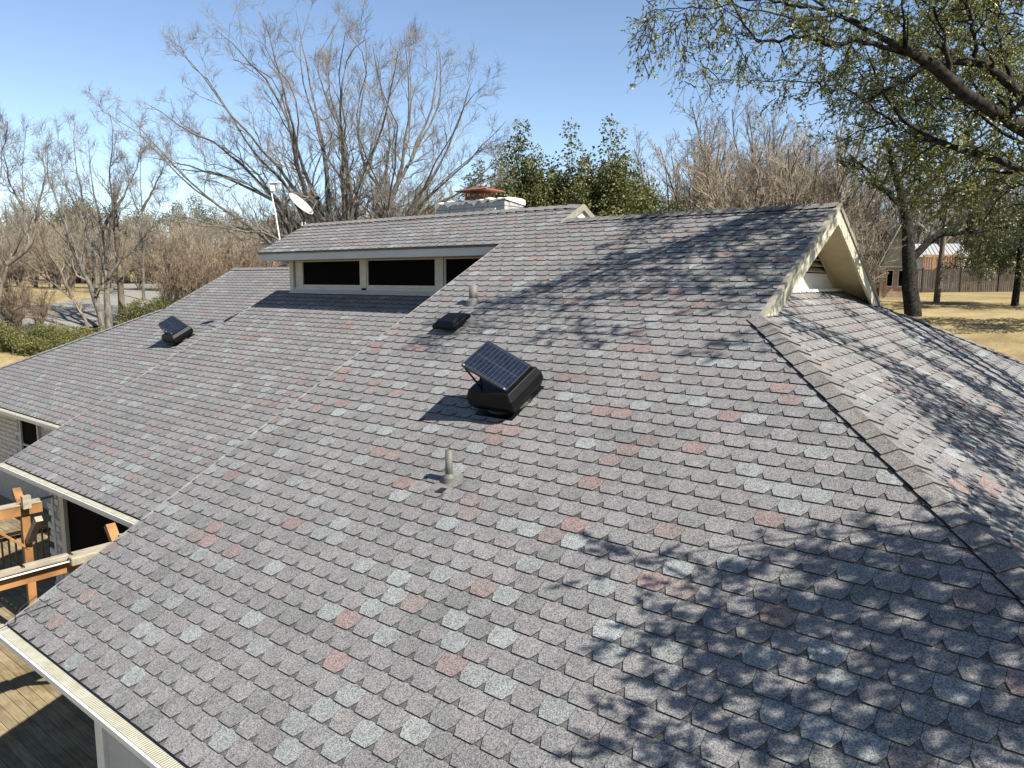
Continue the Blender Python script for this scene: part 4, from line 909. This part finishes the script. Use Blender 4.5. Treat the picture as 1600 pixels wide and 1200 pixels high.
def bush_row(lst, label, group, seed, k):
    for i, (px, py, s) in enumerate(lst):
        p = at(px, py, k+random.Random(seed+i).uniform(-1.2,1.2)); gz = ground_at(p[0], p[1]); place('leafy_bush', BUSH, p[0], p[1], s, label, 'bush', group, seed+i, z=max(gz, p[2]-1.45*s))
bush_row([(20,540,.95),(50,532,1.0),(78,520,1.0),(105,512,1.05),(130,512,.95),(152,514,.8),(-10,552,1.0),(5,550,.9),(60,542,.8),(98,530,.9)], 'yellow-green leafy bush along the far roof edge', 'leafy bushes along the far roof edge', 400, 37.5)
bush_row([(205,484,1.1),(225,470,1.2),(245,466,1.1),(262,470,.9)], 'green leafy bush at the foot of the crape myrtles', 'bushes below the crape myrtles', 450, 45)
def spire_proto(seed, h):
    g_ = np.random.default_rng(seed); cl = []
    for s in range(6):
        a = g_.uniform(0,6.28); d = g_.uniform(.1,1.0)*h*.10; hh = h*g_.uniform(.72,1) if s else h
        for j in range(13):
            t = j/12; cl.append(((d*(1.2-.3*t)*math.cos(a)+g_.normal(0,.15), d*(1.2-.3*t)*math.sin(a)+g_.normal(0,.15), h*.06+(hh-h*.06)*t), tuple([(.11*h*(1-t)**.7+.034*h)*g_.uniform(.75,1.2)]*2+[.045*h])))
    return stem_mesh(h*.8, .12), clump_proto(seed, cl, 40000, .13, 'cedarleaf', .62)
SP = [spire_proto(300+i, 8.0) for i in range(3)]
def evergreens(lst, k, label, group, seed, protos=SP, hp=8.0):
    for i, (px, py) in enumerate(lst):
        kk = k+random.Random(seed+i).uniform(-2,2); p = at(px, py, kk); gz = ground_at(p[0], p[1]); place('evergreen_tree', protos, p[0], p[1], (p[2]-gz)/hp, label, 'tree', group, seed+i)
evergreens([(822,200),(872,206),(928,198),(968,218),(842,250),(900,255),(948,262),(1002,258),(798,232),(985,285)], 44, 'dark upright evergreen in the cluster behind the chimney', 'evergreens behind the chimney', 500)
evergreens([(752,262),(788,258)], 52, 'small evergreen showing left of the chimney cluster', 'small evergreens left of the cluster', 530)
def round_proto(seed, h, mat, n=9000, leaf=.16): 
    g_ = np.random.default_rng(seed); return stem_mesh(h*.7, .14), clump_proto(seed, blobs(g_, 26, h*.25, h*.95, h*.36, h*.07, h*.15, .35), n, leaf, mat, .55)
OL = [round_proto(320+i, 7.0, 'olive', 11000, .15) for i in range(2)]; DK = [round_proto(330+i, 7.0, 'cedarleaf', 11000, .15) for i in range(2)]
def rounds(x0, x1, n, k, yt, label, group, seed, protos, jk=6):
    r_ = random.Random(seed)
    for i in range(n):
        px = x0+(x1-x0)*(i+r_.uniform(.2,.8))/n; p = at(px, yt+r_.uniform(-12,12), k+r_.uniform(-jk,jk)); gz = ground_at(p[0], p[1]); place('leafy_tree', protos, p[0], p[1], max(.4,(p[2]-gz)/7.0), label, 'tree', group, seed+i)
rounds(785, 1015, 8, 47, 292, 'dense dark evergreen filling the cluster behind the chimney', 'dense evergreens behind the chimney', 560, DK, 2)
rounds(-120, 560, 15, 100, 335, 'olive leafy tree on the hill behind the thicket', 'olive trees on the hill', 600, OL)
row('bare_shrub', TAN, -140, 520, 40, 104, (402,402), 6.0, 'low tan shrub at the foot of the wooded hill', 'shrub', 'low shrubs at the foot of the hill', 40, 8, .3)
rounds(60, 330, 4, 92, 322, 'dark green tree on the hill behind the thicket', 'dark trees on the hill', 630, DK)
rounds(520, 1090, 12, 92, 330, 'olive tree on the skyline behind the chimney', 'olive trees behind the chimney', 660, OL)
rounds(1000, 1720, 13, 105, 340, 'olive tree on the skyline beyond the fence', 'olive trees beyond the fence', 690, OL)

# ------------------------------------------------------------------ live oak on the lawn beyond the gable
def leafy_from(P, Rd, per, leaf, g_, mat, root, counts=(6,5), l1=(.8,1.8), l2=(.3,.7), leaves=12, trop=.12, barkmat='barkdark', name='foliage', ends=None):
    p1 = spawn(P, Rd, per, l1, (25,70), trop, 6, .5, .12, g_, labs=True); p1 = (p1[0], np.clip(p1[1], .006, .05)); p2 = spawn(*p1, counts[0], l2, (20,60), trop*.5, 4, .6, .12, g_, labs=True)
    p3 = spawn(*p2, counts[1], (.12,.34), (20,60), -.1, 3, .7, .15, g_, labs=True)
    v, q = merge([tubes(*p1,5), tubes(*p2,4), tubes(*p3,3)]); put('branches', v, q, M[barkmat], root, kind='stuff')
    A = p3[0][:,0]; B = p3[0][:,-1]; n = len(A); t = g_.random((n, leaves, 1)); C = (A[:,None]*(1-t)+B[:,None]*t).reshape(-1,3); D = (np.repeat((B-A)[:,None], leaves, 1).reshape(-1,3)); D = unit(D)+g_.normal(size=D.shape)*.8
    v, q = leaf_quads(C, D, leaf, g_, .44); tt = np.clip(np.repeat(g_.normal(.42,.2,n), leaves)+g_.normal(0,.16,n*leaves), 0, 1); put(name, v, q, M[mat], root, np.repeat(tt, 4), kind='stuff'); return n*leaves
KO = 41.5; ob = at(1428,488,KO); og = ground_at(ob[0], ob[1]); root = empty('oak_tree', (ob[0], ob[1], og)); g_ = np.random.default_rng(61)
ol = [[(1428,492),(1418,440),(1424,390),(1414,330),(1400,270),(1385,215)], [(1424,405),(1440,388),(1468,366),(1505,345),(1550,318),(1610,270)], [(1418,345),(1440,300),(1475,255),(1520,220),(1570,190)], [(1414,330),(1380,290),(1350,262),(1325,240)], [(1405,290),(1420,240),(1445,200),(1460,160)], [(1470,366),(1530,362),(1580,352),(1640,350)]]
P = np.stack([limb(pxs(l, KO, g_.uniform(-2,2) if i else 0), 14, .04, i) for i, l in enumerate(ol)]); P[0,0,2] = og-.3; Rd = np.stack([np.linspace(a, b, 14) for a, b in ((.46,.14),(.22,.06),(.2,.05),(.16,.05),(.14,.04),(.12,.04))])
v, q = tubes(P, Rd, 9); put('trunk', v, q, M['barkdark'], root, smooth=True)
leafy_from(P[1:], Rd[1:], 9, .16, g_, 'oakfar', root, (6,5), (.9,2.6), (.5,1.1), 9, .15)
tag(root, 'thick dark live oak trunk with a long side limb on the dry lawn', 'tree')
def lawn_tree(px, py, k, h, label, seed, n=9000, low=.16, wide=.42):
    p = at(px, py, k); gz = ground_at(p[0], p[1]); root = empty('lawn_tree', (p[0], p[1], gz)); g_ = np.random.default_rng(seed)
    v, q = tubes(np.array([[[0,0,-.3],[.05,0,h*.25],[0,.1,h*.5],[.1,0,h*.8]]]), np.array([[.16,.13,.10,.04]])*h/5, 9); o = bpy.data.objects.new('trunk', np_mesh('trunk', v, q, M['barkdark'], smooth=True)); COL.objects.link(o); o.parent = root
    me = clump_proto(seed, blobs(g_, 30, h*low, h*.95, h*wide, h*.08, h*.16, .3), n, .16, 'oakfar', .5); o = bpy.data.objects.new('crown', me); COL.objects.link(o); o.parent = root; o['kind'] = 'stuff'
    return tag(root, label, 'tree')
lawn_tree(1585,477,43.5,6.6,'dark glossy evergreen tree with drooping crown in front of the fence', 701, 12000, .26, .46)
lawn_tree(1640,505,36,6.0,'dark evergreen tree cut off by the picture edge on the lawn', 702, 7000, .30)
lawn_tree(1530,452,60,6.0,'rounded evergreen tree standing close to the wooden fence', 703, 8000, .22)

# ------------------------------------------------------------------ near live oak over the gable
oroot_xy = np.array([8.2, 11.0]); oz = ground_at(*oroot_xy); root = empty('live_oak', (oroot_xy[0], oroot_xy[1], oz)); g_ = np.random.default_rng(81)
fork = np.array([7.9, 11.2, CZ-1.2])
LM = {'a': ([(1640,228,11.7),(1600,205,11.3),(1545,170,10.9),(1490,130,10.6),(1445,92,10.3),(1385,58,10.0),(1345,36,9.8),(1290,12,9.6),(1240,-20,9.5)], .100, .020),
 'b': ([(1450,97,10.3),(1385,74,10.1),(1335,66,9.9),(1290,72,9.7),(1255,52,9.6),(1228,64,9.5),(1187,70,9.4),(1165,42,9.35),(1148,18,9.3),(1138,-18,9.3)], .042, .010),
 'c': ([(1660,215,12.2),(1600,150,11.5),(1585,131,11.3),(1555,102,11.1),(1525,91,11.0),(1490,97,10.8),(1452,99,10.5)], .088, .05),
 'd': ([(1525,92,11.0),(1522,55,11.0),(1512,0,10.9),(1505,-50,10.9)], .036, .02),
 'e': ([(1660,300,12.6),(1600,271,12.1),(1560,252,11.8),(1510,233,11.5),(1470,221,11.3),(1420,212,11.1),(1395,190,11.0),(1380,158,10.9),(1368,120,10.8),(1352,74,10.6)], .066, .018),
 'f': ([(1400,198,11.0),(1365,168,10.9),(1330,141,10.7),(1290,130,10.5),(1225,126,10.2),(1160,123,10.0),(1110,128,9.8)], .018, .003),
 'g': ([(1660,240,12.8),(1600,222,12.4),(1565,215,12.2),(1540,190,12.0),(1515,165,11.9),(1490,150,11.8)], .04, .012),
 'h': ([(1290,14,9.6),(1210,5,9.4),(1130,-10,9.2),(1060,-5,9.0)], .022, .006),
 'i': ([(1345,36,9.8),(1300,28,9.6),(1240,30,9.4),(1190,15,9.2),(1120,10,9.0),(1060,15,8.9),(1010,20,8.8)], .016, .004)}
RP = {'a':[.24,.17,.135,.125,.118,.108,.095,.046,.034,.02,.012], 'c':[.22,.16,.12,.105,.098,.088,.075,.062,.055], 'e':[.18,.12,.088,.075,.068,.060,.055,.045,.030,.024,.018,.010], 'g':[.1,.08,.05,.042,.036,.028,.02,.012]}
lims, rads = [], []
for kx, (pl, r0, r1) in LM.items():
    pts = [at(*p) for p in pl]
    if kx in 'aceg': pts = [fork+np.array([0,0,{'a':1.2,'c':1.6,'e':.3,'g':.7}[kx]])]+[(fork+pts[0])/2+np.array([0,0,.35])]+pts; r0 *= 1.7
    lims.append(limb(pts, 24, .018, ord(kx))); prof = RP.get(kx)
    if prof:
        d_ = np.concatenate([[0], np.cumsum(np.linalg.norm(np.diff(np.array(pts), axis=0), axis=1))])/sum(np.linalg.norm(np.diff(np.array(pts), axis=0), axis=1)); rads.append(np.interp(np.linspace(0,1,24), d_, prof)*.80*(1+.10*np.sin(np.arange(24)*2.1)))
    else: rads.append(np.interp(np.linspace(0,1,24), [0,1], [r0,r1]))
vis = np.stack(lims); visr = np.stack(rads)
# off-frame crown: leafy boughs whose shade falls on the slopes
def slopeA(x, y): r_ = ray(x, y); k = (1.0*(ZE-CZ)-SL*YA)/(r_[2]-SL*r_[1]); return r_*k+np.array([0,0,CZ])
def slopeD(x, y): r_ = ray(x, y); k = (ZE-CZ+SL*XE)/(r_[2]+SL*r_[0]); return r_*k+np.array([0,0,CZ])
sv = np.array(SUNV)/SUNV.z
#@SPOTS
SPOT = [('A',x,y,s,w) for x,y,s,w in [(1255,345,4.5,1.3),(1180,362,4.6,1.2),(1240,390,4.8,1.3),(1110,385,4.6,1.1),(1040,395,4.6,.8),(1280,370,4.6,1.2),(1200,400,4.8,1.0),(1130,360,4.6,.8),(1010,420,4.6,.6),(1150,415,6.2,.8),(1215,430,6.5,.8),(960,410,5.4,.45),(1060,440,5.8,.6),(990,455,5.6,.45),(900,480,5.2,.3),(1140,470,6.2,.5),(1180,330,6.3,.6),(880,520,5.0,.22),(1130,545,6.0,.3),(950,530,5.3,.2),
 (1440,880,5.6,1.0),(1500,930,5.6,1.1),(1560,985,5.8,1.0),(1420,955,5.4,.9),(1340,930,5.2,.7),(1260,900,5.0,.6),(1180,960,4.8,.6),(1110,930,4.6,.4),(1140,1010,4.8,.6),(1060,1040,4.5,.3),(1230,1010,5.0,.6),(1480,1050,5.4,.8),(1400,1080,5.2,.7),(1560,1120,5.5,.9),(1280,1120,4.8,.6),(1180,1110,4.7,.5),(1080,1140,4.4,.5),(1010,1000,4.3,.15),(990,1170,4.2,.25),(1470,1160,5.2,.8),(1350,1170,5.0,.7),(1560,860,5.8,.9),(970,880,4.3,.12),(1290,860,5.2,.35)]]
SPOT += [('D',x,y,s-1.0,w*1.5) for x,y,s,w in [(1440,560,5.0,.5),(1500,590,5.0,.8),(1560,620,5.0,1.0),(1470,640,4.8,1.0),(1540,680,4.8,1.1),(1590,700,4.8,1.0),(1430,620,4.8,.7),(1590,800,4.6,1.0),(1540,790,4.7,.8),(1350,545,5.2,.4),(1290,520,5.4,.5),(1230,500,5.6,.6),(1330,490,5.4,.35),(1400,510,5.2,.35),(1480,530,5.0,.45),(1570,560,5.0,.5),(1590,890,4.6,.9),(1520,640,4.8,1.0),(1560,660,4.8,1.0),(1500,690,4.8,.9),(1450,600,4.8,.8),(1580,740,4.6,.9),(1590,650,4.8,1.0),(1535,610,4.8,.9),(1480,670,4.8,.8),(1550,720,4.6,.9),(1570,830,4.6,.9),(1410,580,4.8,.6)]]
cent = []
for pl, x, y, s, w in SPOT: cent.append(((slopeA if pl == 'A' else slopeD)(x, y)+sv*(s*.72 if y > 800 else s), w))
arms = [[fork,(6.5,9.5,CZ+1.5),(4.8,7.2,CZ+3.0),(4.0,5.2,CZ+3.6)], [fork,(7.0,8.8,CZ+1.0),(6.2,6.2,CZ+2.0),(5.6,4.0,CZ+2.4)], [fork,(5.5,10.5,CZ+3.0),(3.2,10.2,CZ+5.2),(1.8,9.8,CZ+6.2)], [fork,(6.5,11.5,CZ+2.6),(4.6,12.2,CZ+4.4),(3.0,12.6,CZ+6.0)],
        [fork,(7.0,12.5,CZ+1.6),(6.5,15.5,CZ+2.6),(6.2,18.5,CZ+3.0)], [fork,(9.6,12.2,CZ+2.0),(11.5,13.2,CZ+3.6)], [fork,(9.0,9.0,CZ+2.0),(9.6,6.4,CZ+3.0)], [fork,(6.8,10.4,CZ+.6),(5.6,9.2,CZ+.9),(4.6,8.2,CZ+1.0)]]
ap = np.stack([limb(a, 24, .06, 50+i) for i, a in enumerate(arms)]); ar = np.repeat(np.linspace(.13,.03,24)[None], len(arms), 0)
tr = limb([(8.2,11.0,oz-.4),(8.15,11.05,oz+1.5),tuple(fork),tuple(fork+np.array([0,0,.8]))], 24, .02, 9)[None]; trr = np.linspace(.62,.42,24)[None]; trr[0,:4] *= np.array([1.35,1.2,1.1,1.05])
flat = ap[:, 4:].reshape(-1,3); vs_ = [tubes(vis, visr, 9), tubes(ap, ar, 7), tubes(tr, trr, 14)]
con = []
for c, w in cent:
    d = np.linalg.norm(flat-c, axis=1)+np.maximum(0, flat[:,2]-c[2])*.8; j = int(np.argmin(d)); a = flat[j]; con.append(limb([a, a*.6+c*.4+np.array([0,0,.12]), c], 8, .04, j))
conP = np.stack(con); conR = np.repeat(np.linspace(.020,.007,8)[None], len(con), 0); vs_.append(tubes(conP, conR, 6))
v, q = merge(vs_); put('trunk', v, q, M['barkdark'], root, smooth=True)
C, D, T, TW_ = [], [], [], []
for (c, w) in cent:
    nt_ = int(12+36*w); rr = .26+.24*w; dirs = unit(g_.normal(size=(nt_,3))*np.array([1,1,.7])); st_ = c+dirs*(rr*g_.random((nt_,1))**.6); en_ = st_+unit(dirs+g_.normal(size=(nt_,3))*.6)*g_.uniform(.10,.22,(nt_,1))
    TW_.append(np.stack([np.repeat(c[None], nt_, 0)*.5+st_*.5, st_, en_], 1)); L = 27; t = g_.random((nt_, L, 1))
    C.append((st_[:,None]*(1-t)+en_[:,None]*t).reshape(-1,3)); D.append(np.repeat((en_-st_)[:,None], L, 1).reshape(-1,3)); T.append(np.repeat(g_.normal(.42,.2,nt_), L))
TWA = np.concatenate(TW_); v, q = tubes(TWA, np.repeat(np.array([[.006,.004,.0025]]), len(TWA), 0), 3); put('branches', v, q, M['barkdark'], root, kind='stuff')
C, D, T = np.concatenate(C), np.concatenate(D), np.concatenate(T); v, q = leaf_quads(C, unit(D)+g_.normal(size=D.shape)*.8, .056, g_, .46); put('foliage', v, q, M['oakleaf'], root, np.repeat(np.clip(T+g_.normal(0,.16,len(T)),0,1), 4), kind='stuff')
# leafy boughs in view
half = visr[:, 8:]; 
leafy_from(vis[[0,2,4,6]][:, 7:], visr[[0,2,4,6]][:, 7:], 13, .052, g_, 'oakleaf', root, (5,5), (.5,1.3), (.25,.6), 12, .10)
leafy_from(vis[[1,3]][:, 3:], visr[[1,3]][:, 3:], 11, .050, g_, 'oakleaf', root, (4,4), (.3,.8), (.18,.45), 11, .06)
leafy_from(vis[[5,7,8]][:, 2:], visr[[5,7,8]][:, 2:], 12, .046, g_, 'oakleaf', root, (3,3), (.18,.5), (.12,.32), 8, -.12)
hang = [limb([at(x0,y0,k), at((x0+x1)/2+3,(y0+y1)/2,k-.05), at(x1,y1,k-.1)], 6, .01, int(x0)) for x0,y0,x1,y1,k in [(1098,0,1108,136,9.0),(1060,5,1070,128,8.9),(1030,0,1002,104,8.8),(1150,20,1142,104,9.2),(1010,-10,1008,60,8.8),(1085,0,1040,70,8.9),(1180,70,1150,100,9.3),(1270,90,1200,165,9.8)]]
leafy_from(np.stack(hang), np.repeat(np.linspace(.005,.002,6)[None], len(hang), 0), 7, .046, g_, 'oakleaf', root, (2,2), (.08,.25), (.05,.16), 5, -.3)
back = [limb([at(x,y,k) for x,y,k in l], 10, .05, i) for i, l in enumerate([[(1680,60,13),(1600,40,13),(1520,20,13),(1440,10,13)], [(1680,120,14),(1600,90,14),(1540,60,14),(1470,50,14)], [(1690,330,14),(1600,310,14),(1520,280,14),(1450,265,13.6)], [(1690,200,14),(1600,190,14),(1500,180,14),(1420,170,13.6),(1350,160,13.2)], [(1680,20,12.5),(1590,0,12.5),(1500,-20,12.5)], [(1680,250,13.5),(1580,240,13.5),(1480,250,13.5),(1400,240,13.2)], [(1680,150,12.6),(1580,150,12.6),(1500,160,12.4),(1430,130,12.2)], [(1650,10,12),(1560,30,12),(1480,60,11.6),(1400,110,11.4)], [(1690,280,13),(1600,290,13),(1540,300,13),(1480,290,12.8)], [(1500,-20,11.4),(1430,15,11.2),(1350,5,11),(1280,25,10.8)], [(1560,120,12.2),(1470,180,12),(1390,140,11.8),(1310,95,11.4)]])]
leafy_from(np.stack(back), np.repeat(np.linspace(.04,.012,10)[None], len(back), 0), 15, .058, g_, 'oakleaf', root, (5,5), (.5,1.3), (.3,.6), 12, .05)
tag(root, 'large live oak with mossy dark limbs reaching over the gable', 'tree')

# ------------------------------------------------------------------ neighbour's house, shed, play set, fence
def box_part(root, name, mat, lo, hi, bevel=0): mb = MB(); mb.box(lo, hi); o = mb.build(name, M[mat], bevel=bevel); o.parent = root; return o
def neighbour():
    k = 52.0; c = at(1398,470,k); gz = ground_at(c[0], c[1])-.4; root = empty('stone_house', (c[0], c[1], gz)); root.rotation_euler = (0,0,math.radians(14)); zt = at(1398,418,k)[2]-gz; zp = at(1400,352,k)[2]-gz
    box_part(root, 'wall', 'brick', (-1.0,0,0),(.85,6,zt)); box_part(root, 'wall', 'brick', (-5.5,1.2,0),(-1.01,7,zt-.2))
    mb = MB(); mb.prism([(-1.0,.0,zt+.12),(.85,.0,zt+.12),(.05,.0,zp-.15)], (0,6,0)); o = mb.build('gable', M['nbsiding']); o.parent = root
    box_part(root, 'trim_band', 'white', (-1.1,-.08,zt-.0),(.95,-.001,zt+.12))
    for s in (-1, 1):
        mb = MB(); a = np.array([.05,0,zp]); b = np.array([-1.25 if s < 0 else 1.1,0,zt-.05]); mb.prism([a+(0,-.35,0), b+(0,-.35,0), b+(0,6.2,0), a+(0,6.2,0)], (0,0,.10)); o = mb.build('roof', M['nbroof']); o.parent = root
        mb = MB(); mb.prism([a+(0,-.40,.08), b+(0,-.40,.08), b+(0,-.40,-.14), a+(0,-.40,-.14)], (0,.045,0)); o = mb.build('rake_board', M['cream']); o.parent = root
    w = box_part(root, 'window', 'white', (.08,-.06,zt-1.35),(.62,-.002,zt-.15)); box_part(w, 'pane', 'darkscreen', (.14,-.075,zt-1.27),(.56,-.061,zt-.23))
    w = box_part(root, 'window', 'white', (-.62,-.06,zt-1.35),(-.2,-.002,zt-.15)); box_part(w, 'pane', 'darkscreen', (-.57,-.075,zt-1.27),(-.25,-.061,zt-.23))
    mb = MB(); pk = np.array([-3.6,1.0,zt+1.55]); 
    for b in (np.array([-6.2,1.0,zt-.5]), np.array([-1.3,1.0,zt-.35])):
        mb = MB(); mb.prism([pk, b, b+(0,6,0), pk+(0,6,0)], (0,0,.10)); o = mb.build('roof', M['nbroof']); o.parent = root
        mb = MB(); mb.prism([pk+(0,-.06,.08), b+(0,-.06,.08), b+(0,-.06,-.16), pk+(0,-.06,-.16)], (0,.045,0)); o = mb.build('rake_board', M['greytrim']); o.parent = root
    mb = MB(); mb.prism([(-5.9,1.25,zt-.45),(-1.35,1.25,zt-.35),(-3.6,1.25,zt+1.45)], (0,5.5,0)); o = mb.build('gable', M['wallshade']); o.parent = root
    tag(root, 'tan brick house with a steep gable behind the oak trunk', 'house')
neighbour()
def fence():
    root = empty('wooden_fence', (0,0,0)); pts = []
    for px, yb in ((1405,459),(1440,458),(1500,456),(1560,455),(1620,454),(1690,453)):
        r_ = ray(px, yb); k = 58.0; p = r_*k; pts.append(np.array([p[0], p[1], ground_at(p[0], p[1])]))
    root.location = tuple(pts[0])
    for a, b in zip(pts[:-1], pts[1:]):
        L = np.linalg.norm(b-a); n = int(L/.15); mb = MB(); d = (b-a)/L
        for i in range(n):
            p = a+d*(i+.5)*L/n; h = 1.78+rng.uniform(-.02,.02); sd_ = np.cross(d,(0,0,1)); mb.obox(p+np.array([0,0,h/2-.1])+sd_*rng.uniform(-.008,.008), d*.066, sd_*.01, (0,0,h/2+.1))
        o = mb.build('fence_panel', M['fence']); o.parent = root; o.matrix_parent_inverse = Matrix.Translation(-root.location); o['kind'] = 'stuff'
        mb = MB(); mb.obox(a+np.array([0,0,.9]), d*.06, np.cross(d,(0,0,1))*.06, (0,0,1.0)); o = mb.build('post', M['fence']); o.parent = root; o.matrix_parent_inverse = Matrix.Translation(-root.location)
    tag(root, 'weathered wooden fence, coloured dark for tree shade, closing the dry lawn', 'fence')
fence()
def shed():
    k = 74; c = at(1462,440,k); gz = ground_at(c[0], c[1]); root = empty('shed', (c[0], c[1], gz)); root.rotation_euler = (0,0,math.radians(25)); zt = at(1462,402,k)[2]-gz
    box_part(root, 'wall', 'wallshade', (-2.4,0,0),(2.4,4,zt)); mb = MB(); mb.prism([(-2.8,-.5,zt+.0),(2.8,-.5,zt+.0),(2.5,2.2,zt+1.35),(-2.5,2.2,zt+1.35)], (0,0,.06)); o = mb.build('roof', M['metalroof']); o.parent = root
    for x in np.arange(-2.6,2.7,.4):
        mb = MB(); mb.bar((x,-.5,zt+.08),(x*.9,2.2,zt+1.43),.05,.05); o = mb.build('roof_rib', M['metalroof']); o.parent = root
    box_part(root, 'door', 'bronze', (-.5,-.03,0),(.5,-.001,2.0)); tag(root, 'shed with a pale ribbed metal roof beyond the fence', 'shed')
shed()
def playset():
    k = 66; c = at(1470,440,k); gz = ground_at(c[0], c[1]); root = empty('play_set', (c[0], c[1], gz)); root.rotation_euler = (0,0,math.radians(35)); zt = at(1470,398,k)[2]-gz; zf = zt-1.25
    for x in (-1.6,0,1.6):
        for y in (0,1.5): box_part(root, 'post', 'orange', (x-.06,y-.06,0),(x+.06,y+.06,zt))
    box_part(root, 'platform', 'orange', (-1.7,-.1,zf-.1),(1.7,1.6,zf))
    box_part(root, 'rail', 'orange', (-1.7,-.09,zt-.12),(1.7,-.061,zt))
    for i, x in enumerate(np.arange(-1.5,1.6,.22)): box_part(root, 'slat', 'orange', (x-.05,-.085,zf+.001),(x+.05,-.062,zt-.13))
    tag(root, 'orange stained wooden play platform showing above the fence', 'play set')
playset()
pu = at(1463,474,47); gz = ground_at(pu[0],pu[1]); tz = at(1467,345,47)[2]; root = empty('tall_tree', (pu[0],pu[1],gz)); v, q = tubes(np.array([[[pu[0],pu[1],gz-.3],[pu[0]+.05,pu[1],(gz+tz)/2],[pu[0]+.15,pu[1],tz],[pu[0]+.2,pu[1]+.1,tz+2.0]]]), np.array([[.20,.16,.13,.05]]), 10); put('trunk', v, q, M['barkbrown'], root, smooth=True)
gp = np.random.default_rng(9); p1 = spawn(np.array([[[pu[0]+.1,pu[1],tz-2],[pu[0]+.15,pu[1],tz],[pu[0]+.2,pu[1],tz+2]]]), np.array([[.12,.1,.05]]), 12, (1.2,2.6), (35,75), .2, 5, .5, .0, gp, labs=True); p2 = spawn(*p1, 7, (.5,1.1), (25,55), .2, 4, .6, .2, gp, labs=True); p2 = (p2[0], np.maximum(p2[1], .012)); v, q = merge([tubes(*p1,4), tubes(*p2,3)]); put('crown', v, q, M['twigtan'], root)
tag(root, 'straight reddish brown tree trunk on the dry lawn before the fence', 'tree')
